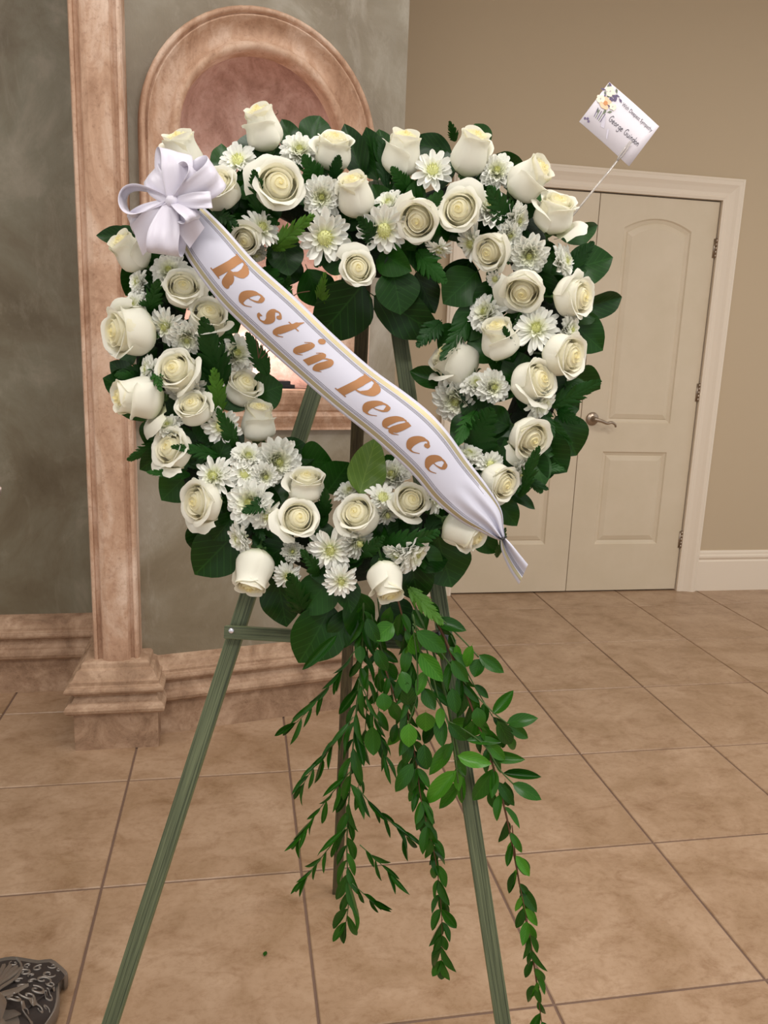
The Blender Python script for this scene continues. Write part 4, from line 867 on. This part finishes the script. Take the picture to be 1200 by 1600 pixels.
# ------------------------------------------------------------------ sympathy card on a clear pick
cardP = [PW(905, 190, 0.03), PW(983, 260, 0.035), PW(1032, 202, 0.03), PW(952, 128, 0.025)]   # left, bottom, right, top
cz = cardP[0]; exv = cardP[1]-cardP[0]; eyv = cardP[3]-cardP[0]; ez = exv.cross(eyv).normalized()
if ez.dot(CAM-cz) < 0: ez = -ez
card = thing('sympathy_card', 'white sympathy card with printed flowers held above the door frame on a clear stick', 'card', cardP[1])
def cp(u, v, e=0.0): return cz+exv*u+eyv*v+ez*e+ez*0.001*math.sin(u*PI)
m = M().grid(lambda a, b: cp(a, b), 10, 2); o = add('card_sheet', m, MAT['card'], card, Matrix.Identity(4)); z = o.modifiers.new('thick', 'SOLIDIFY'); z.thickness = 0.0004; z.offset = -1
cw, chh = exv.length, eyv.length
def text_part(body, u, v, size, name, sx=1.0):
    cu = bpy.data.curves.new('t', 'FONT'); cu.body = body; cu.size = 1.0; ob = bpy.data.objects.new('t', cu); C.objects.link(ob)
    dg = bpy.context.evaluated_depsgraph_get(); me = bpy.data.meshes.new_from_object(ob.evaluated_get(dg)); bpy.data.objects.remove(ob)
    m = M()
    for vv in me.vertices: m.v.append(cp(u+vv.co.x*size*sx/cw, v+vv.co.y*size/chh, 0.0005))
    for p in me.polygons: m.f.append(tuple(p.vertices)); m.mi.append(0)
    bpy.data.meshes.remove(me); add(name, m, MAT['ink'], card, Matrix.Identity(4), smooth=False)
# reading direction runs parallel to the top-right edge: u axis from left corner to bottom corner
text_part('With Deepest Sympathy', 0.36, 0.80, 0.0078, 'printed_text', 0.70)
def scrib(strokes, u, v, sc, name):
    m = M()
    for st in strokes:
        pts = cr([Vector((p[0], p[1], 0)) for p in st], 5) if len(st) > 2 else [Vector((p[0], p[1], 0)) for p in st]
        m.tube([cp(u+p.x*sc/cw, v+(p.y+0.0)*sc/chh, 0.0006) for p in pts], 0.00032, 4)
    add(name, m, MAT['ink'], card, Matrix.Identity(4), smooth=False)
hw_ = {'G': [[(.75,1.5),(.4,1.7),(.05,1.1),(.1,.3),(.5,.0),(.8,.4),(.75,.75)],[(.45,.75),(.85,.75)]], 'e': [[(.05,.45),(.5,.55),(.4,.9),(.1,.7),(.1,.2),(.35,.0),(.6,.15)]], 'o': [[(.35,.9),(.05,.5),(.3,0),(.6,.4),(.35,.9)]],
 'r': [[(.1,.9),(.12,0)],[(.12,.5),(.3,.85),(.5,.85)]], 'g': [[(.55,.85),(.15,.8),(.1,.2),(.5,.2),(.55,.85)],[(.55,.85),(.55,-.5),(.25,-.8),(.0,-.5)]], 'u': [[(.08,.9),(.1,.15),(.35,0),(.55,.3)],[(.55,.9),(.58,0)]],
 'i': [[(.15,.85),(.15,0)],[(.18,1.2),(.2,1.3)]], 'n': [[(.1,.9),(.1,0)],[(.1,.5),(.3,.9),(.5,.7),(.52,0)]], 'd': [[(.55,.7),(.2,.85),(.08,.3),(.35,0),(.6,.4)],[(.62,1.7),(.58,0)]]}
xk = 0.0; strokes = []
for ch in 'George Guindon':
    if ch == ' ': xk += 0.6; continue
    strokes += [[(p[0]+xk, p[1]) for p in st] for st in hw_[ch]]; xk += 1.0 if ch == 'G' else (0.4 if ch == 'i' else 0.72)
scrib(strokes, 0.34, 0.40, 0.0052, 'handwriting')
fm = [mat('print_'+n, srgb(*c), 0.6) for n, c in (('peach', (236, 196, 160)), ('cream', (240, 228, 206)), ('plum', (92, 78, 110)), ('moss', (104, 112, 92)), ('orange', (206, 140, 84)), ('grey', (190, 184, 196)))]
m = M(); rnd = random.Random(3)
def petal_print(u, v, r, mi, n=6, e=0.0005):
    for k in range(n):
        a = 2*PI*k/n+rnd.random(); c = (u+r*0.6*math.cos(a)/cw, v+r*0.6*math.sin(a)/chh)
        m.poly([cp(c[0]+r*0.5*math.cos(q*PI/4)/cw, c[1]+r*0.42*math.sin(q*PI/4)/chh, e+k*0.00001) for q in range(8)], mi)
for k in range(22):
    u, v = 0.02+rnd.random()*0.26, 0.45+rnd.random()*0.5; a = rnd.random()*6
    m.poly([cp(u+l*math.cos(a+o_)/cw, v+l*math.sin(a+o_)/chh, 0.0004+0.00001*k) for l, o_ in ((0.0, 0), (0.005, 0.35), (0.008, 0), (0.005, -0.35))], 2 if k % 2 else 3)
petal_print(0.15, 0.62, 0.0085, 0, e=.0007); petal_print(0.10, 0.86, 0.007, 1, e=.0008); petal_print(0.05, 0.62, 0.006, 1, e=.0009); petal_print(0.27, 0.66, 0.005, 1, e=.0008); petal_print(0.20, 0.80, 0.005, 2, e=.0006)
m.poly([cp(0.15+0.003*math.cos(q*PI/4)/cw, 0.62+0.003*math.sin(q*PI/4)/chh, 0.0012) for q in range(8)], 4)
for k in range(5): m.poly([cp(u_, v_, 0.0006) for u_, v_ in ((0.10+k*0.035, 0.45), (0.112+k*0.035, 0.45), (0.14+k*0.03, 0.26), (0.13+k*0.03, 0.26))], 3 if k % 2 else 2)
m.poly([cp(u_, v_, 0.0005) for u_, v_ in ((0.24, 0.40), (0.28, 0.42), (0.36, 0.22), (0.30, 0.20))], 5); m.poly([cp(u_, v_, 0.0005) for u_, v_ in ((0.40, 0.25), (0.43, 0.27), (0.50, 0.08), (0.46, 0.12))], 5)
for k in range(3): m.poly([cp(0.04+k*0.035+0.0018*math.cos(q*PI/3)/cw, 0.12+0.03*(k % 2)+0.002*math.sin(q*PI/3)/chh, 0.0006) for q in range(6)], 2)
add('printed_flowers', m, fm, card, Matrix.Identity(4), smooth=False)
pk = thing('card_pick', 'clear plastic pick stuck in the top right of the wreath, holding the card', 'card holder', PW(872, 365, 0.03))
a, b, c = PW(872, 365, 0.035), PW(964, 252, 0.034), PW(985, 222, 0.037)
add('stick', M().tube([a, a.lerp(b, 0.5), b], 0.0014, 8), MAT['clear'], pk, Matrix.Identity(4))
for s_ in (-1, 1):
    sd = RGT*0.0022*s_; bb = [b, b+(c-b)*0.25+sd, c+sd*0.6+TOC*0.002]; add('prong', M().tube([Vector(q) for q in bb], [0.0013, 0.001, 0.0007], 6), MAT['clear'], pk, Matrix.Identity(4))
# ------------------------------------------------------------------ fallen leaf
fp = onplane(415, 1491, (0, 0, 0.002), ZZ)
fo = put('fallen_leaf', leaf_mesh('fallen_leaf', MAT['ruscus'], 0.85, 0.1, 0.15, 0.0, 1, 4, 8, petiole=0), None, frame(fp-Vector((0.003, 0.006, -0.001)), Vector((0.008, -0.003, 0)), Vector((0.004, 0.013, 0.001)), Vector((0, 0, 0.012))))
tag(fo, 'tiny green leaf fallen on the floor tile left of the trailing greenery', 'leaf')

# ------------------------------------------------------------------ ornate pewter stand (bottom left corner)
ZC = 0.05
tipp = onplane(-4, 1487, (0, 0, ZC), ZZ); cc = onplane(-15, 1690, (0, 0, ZC), ZZ)
dv = tipp-cc; RR = math.hypot(dv.x, dv.y); A_ = math.atan2(dv.y, dv.x)
st = thing('candle_stand', 'ornate antique pewter candle stand with scrolled lobed foot in the lower left corner', 'stand', (cc.x, cc.y, 0))
def pol(x, y):
    p = onplane(x, y, (0, 0, 0.045), ZZ)-cc; return (math.degrees((A_-math.atan2(p.y, p.x)+PI) % (2*PI)-PI), math.hypot(p.x, p.y)/RR)
half = [pol(*p) for p in ((18,1487),(42,1490),(62,1493),(80,1491),(92,1499),(103,1509),(105,1514),(99,1521),(95,1519),(91,1530),(92,1545),(88,1565),(80,1580),(68,1597),(60,1612),(54,1632))]
half = [(0, half[0][1]+0.004)]+half+[(half[-1][0]+6, 0.30), (60, 0.25)]
full = [Vector((-a, r, 0)) for a, r in reversed(half[1:-1])]+[Vector((a, r, 0)) for a, r in half]
outl = []
for k in range(3):
    for p in cr(full, 2)[:-1]: outl.append((p.y*RR, A_+k*2*PI/3-math.radians(p.x)))
outl.reverse()
n = len(outl); m = M(); rings = [(1.0, 0.006, 0), (1.008, 0.024, 0), (1.0, 0.034, 0), (0.985, 0.038, 0), (0.965, 0.036, 0), (0.955, 0.038, 0), (0.86, 0.046, 0), (0.7, 0.062, 0.1), (0.5, 0.09, 0.5), (0.28, 0.13, 1), (0.16, 0.17, 1)]
for sc_, z, bl in rings:
    for r, th in outl:
        rr = r*sc_*(1-bl)+RR*0.42*sc_*bl; m.v.append(Vector((rr*math.cos(th), rr*math.sin(th), z)))
for l in range(len(rings)-1):
    for k in range(n): m.f.append((l*n+k, l*n+(k+1) % n, (l+1)*n+(k+1) % n, (l+1)*n+k)); m.mi.append(1 if 5 <= l <= 7 else 0)
m.f.append(tuple(reversed(range(n)))); m.mi.append(0)
add('foot_plate', m, [MAT['pewter'], MAT['patina']], st, local=Matrix.Identity(4))
def zs(X, Y):                                            # height of the plate under a relief
    r = math.hypot(X, Y); th = math.degrees(math.atan2(Y, X))
    a = abs((th+60) % 120-60); R0 = 0.25
    for (a0, r0), (a1, r1) in zip(half, half[1:]):
        if a0 <= a <= a1 or a1 <= a <= a0: R0 = r0+(r1-r0)*(a-a0)/((a1-a0) or 1); break
    q = r/(R0*RR); tb_ = [(1.0, 0.037), (0.955, 0.038), (0.86, 0.046), (0.7, 0.062), (0.5, 0.09), (0.28, 0.13)]
    if q >= 1: return 0.037
    for (x0_, z0_), (x1_, z1_) in zip(tb_, tb_[1:]):
        if x1_ <= q <= x0_: return z0_+(z1_-z0_)*(x0_-q)/(x0_-x1_)
    return 0.13
def curl(r0, turns, a0, w0, hand, n=22):
    out = []
    for k in range(n):
        t = k/(n-1); a = a0+hand*turns*2*PI*t; r = r0*(1-0.86*t); out.append((r*math.cos(a), r*math.sin(a), w0*(0.35+0.75*math.sin(PI*min(1.0, t*1.2+0.08)))+(w0*0.5 if t > 0.9 else 0)))
    return out
rel = []
CUR = [(67,1540,13,5.5,200,1.15,1),(38,1524,11,5,60,1.15,-1),(58,1567,12,5.5,20,1.2,-1),(34,1563,11,5,150,1.15,1),(76,1524,10,4.5,250,1.1,-1),(60,1512,9,4,330,1.1,1),(22,1503,8,4,30,1.0,1),(44,1506,7,3.5,180,1.0,-1),(82,1506,7,3.5,100,1.0,1),
       (46,1588,12,5.5,80,1.2,1),(74,1562,8,4,0,1.0,-1),(80,1544,7,3.5,90,1.0,1),(50,1546,7,3.5,270,1.0,1),(22,1582,10,5,200,1.1,-1),(62,1590,8,4,120,1.0,-1),(28,1610,12,6,20,1.1,1),(92,1512,4,2.5,0,0.8,1),(30,1545,7,3.5,300,1.0,1),(50,1530,6,3,140,1.0,-1),(44,1612,8,4,240,1.0,-1),(72,1580,5,3,240,.9,1)]
PM = 0.00098
for sgn in (1, -1):
    for (x_, y_, r0, w0, a0, tn_, hd) in CUR:
        ad, rf = pol(x_, y_); th = -sgn*math.radians(ad); rel.append((rf*math.cos(th)*RR, rf*math.sin(th)*RR, curl(r0*PM*1.3, tn_, math.radians(a0)*sgn, w0*PM*0.8, hd*sgn)))
m = M()
def relief(ox, oy, pts, ca, sa, hgt=0.002):
    b0 = len(m.v); N_ = len(pts)
    for k, (x, y, w) in enumerate(pts):
        x2, y2 = pts[min(k+1, N_-1)][:2]; xa, ya = pts[max(k-1, 0)][:2]; tx, ty = x2-xa, y2-ya; l = math.hypot(tx, ty) or 1; nx, ny = -ty/l, tx/l
        for s_, hh in ((-1, -0.001), (-0.6, hgt), (0.6, hgt), (1, -0.001)):
            X, Y = ox+x+nx*w*0.5*s_, oy+y+ny*w*0.5*s_; m.v.append(Vector((X*ca-Y*sa, X*sa+Y*ca, zs(X, Y)+hh)))
    for k in range(N_-1):
        for e in range(3): a1 = b0+k*4+e; m.f.append((a1, a1+4, a1+5, a1+1)); m.mi.append(0)
for q in range(3):
    ca, sa = math.cos(A_+q*2*PI/3), math.sin(A_+q*2*PI/3)
    for ox, oy, pts in rel: relief(ox, oy, pts, ca, sa)
    for k in range(9):                                          # shell ribs fanning out along the foot
        an = math.radians((k-4)*4.2); r_0, r_1 = 0.58*RR, (0.90-0.02*abs(k-4))*RR; an *= 0.62
        relief(0, 0, [((r_0+(r_1-r_0)*j/9)*math.cos(an*(0.25+0.75*j/9)), (r_0+(r_1-r_0)*j/9)*math.sin(an*(0.25+0.75*j/9)), RR*(0.012+0.034*j/9 if j < 8 else 0.03)) for j in range(10)], ca, sa, 0.005)
    for sgn in (1, -1):                                         # stem that frames the shell, leaf at the root
        relief(0, 0, [(RR*(0.50+0.45*t/10)*math.cos(math.radians(sgn*(3+7.5*math.sin(t/10*2.6)))), RR*(0.50+0.45*t/10)*math.sin(math.radians(sgn*(3+7.5*math.sin(t/10*2.6)))), RR*0.016) for t in range(11)], ca, sa, 0.004)
        relief(0, 0, [(RR*(0.34+0.22*t/8)*math.cos(math.radians(sgn*(6+14*t/8))), RR*(0.34+0.22*t/8)*math.sin(math.radians(sgn*(6+14*t/8))), RR*(0.05*math.sin(PI*(0.1+0.9*t/8))+.004)) for t in range(9)], ca, sa, 0.006)
    relief(0, 0, [(RR*(0.32+0.26*t/8), 0.0, RR*(0.075*math.sin(PI*(0.1+0.88*t/8))+.004)) for t in range(9)], ca, sa, 0.007)
tag(add('scrollwork', m, MAT['pewter'], st, local=Matrix.Identity(4)), kind='stuff')
kp = ray(3, 768); kn = Vector((cc.x, cc.y, 0)); # rim of the upper cup just enters the frame
tt = ((kn-CAM).dot(Vector((kp.x, kp.y, 0)).normalized()))/math.hypot(kp.x, kp.y); pk_ = CAM+kp*tt; rk_ = math.hypot(pk_.x-cc.x, pk_.y-cc.y)
zc_ = pk_.z
m = M().lathe([(0.03, 0.12), (0.022, 0.16), (0.032, 0.19), (0.018, 0.22), (0.014, 0.4), (0.026, 0.44), (0.014, 0.48), (0.012, zc_-0.12), (0.028, zc_-0.09), (0.016, zc_-0.06), (0.03, zc_-0.02)], 24)
add('post', m, MAT['pewter'], st, local=Matrix.Identity(4))
m = M().lathe([(0.0, zc_-0.03), (0.03, zc_-0.028), (rk_*0.8, zc_-0.012), (rk_*0.99, zc_-0.004), (rk_, zc_+0.004), (rk_*0.97, zc_+0.009), (rk_*0.6, zc_), (0.0, zc_-0.004)], 40)
add('drip_tray', m, MAT['pewter'], st, local=Matrix.Identity(4))
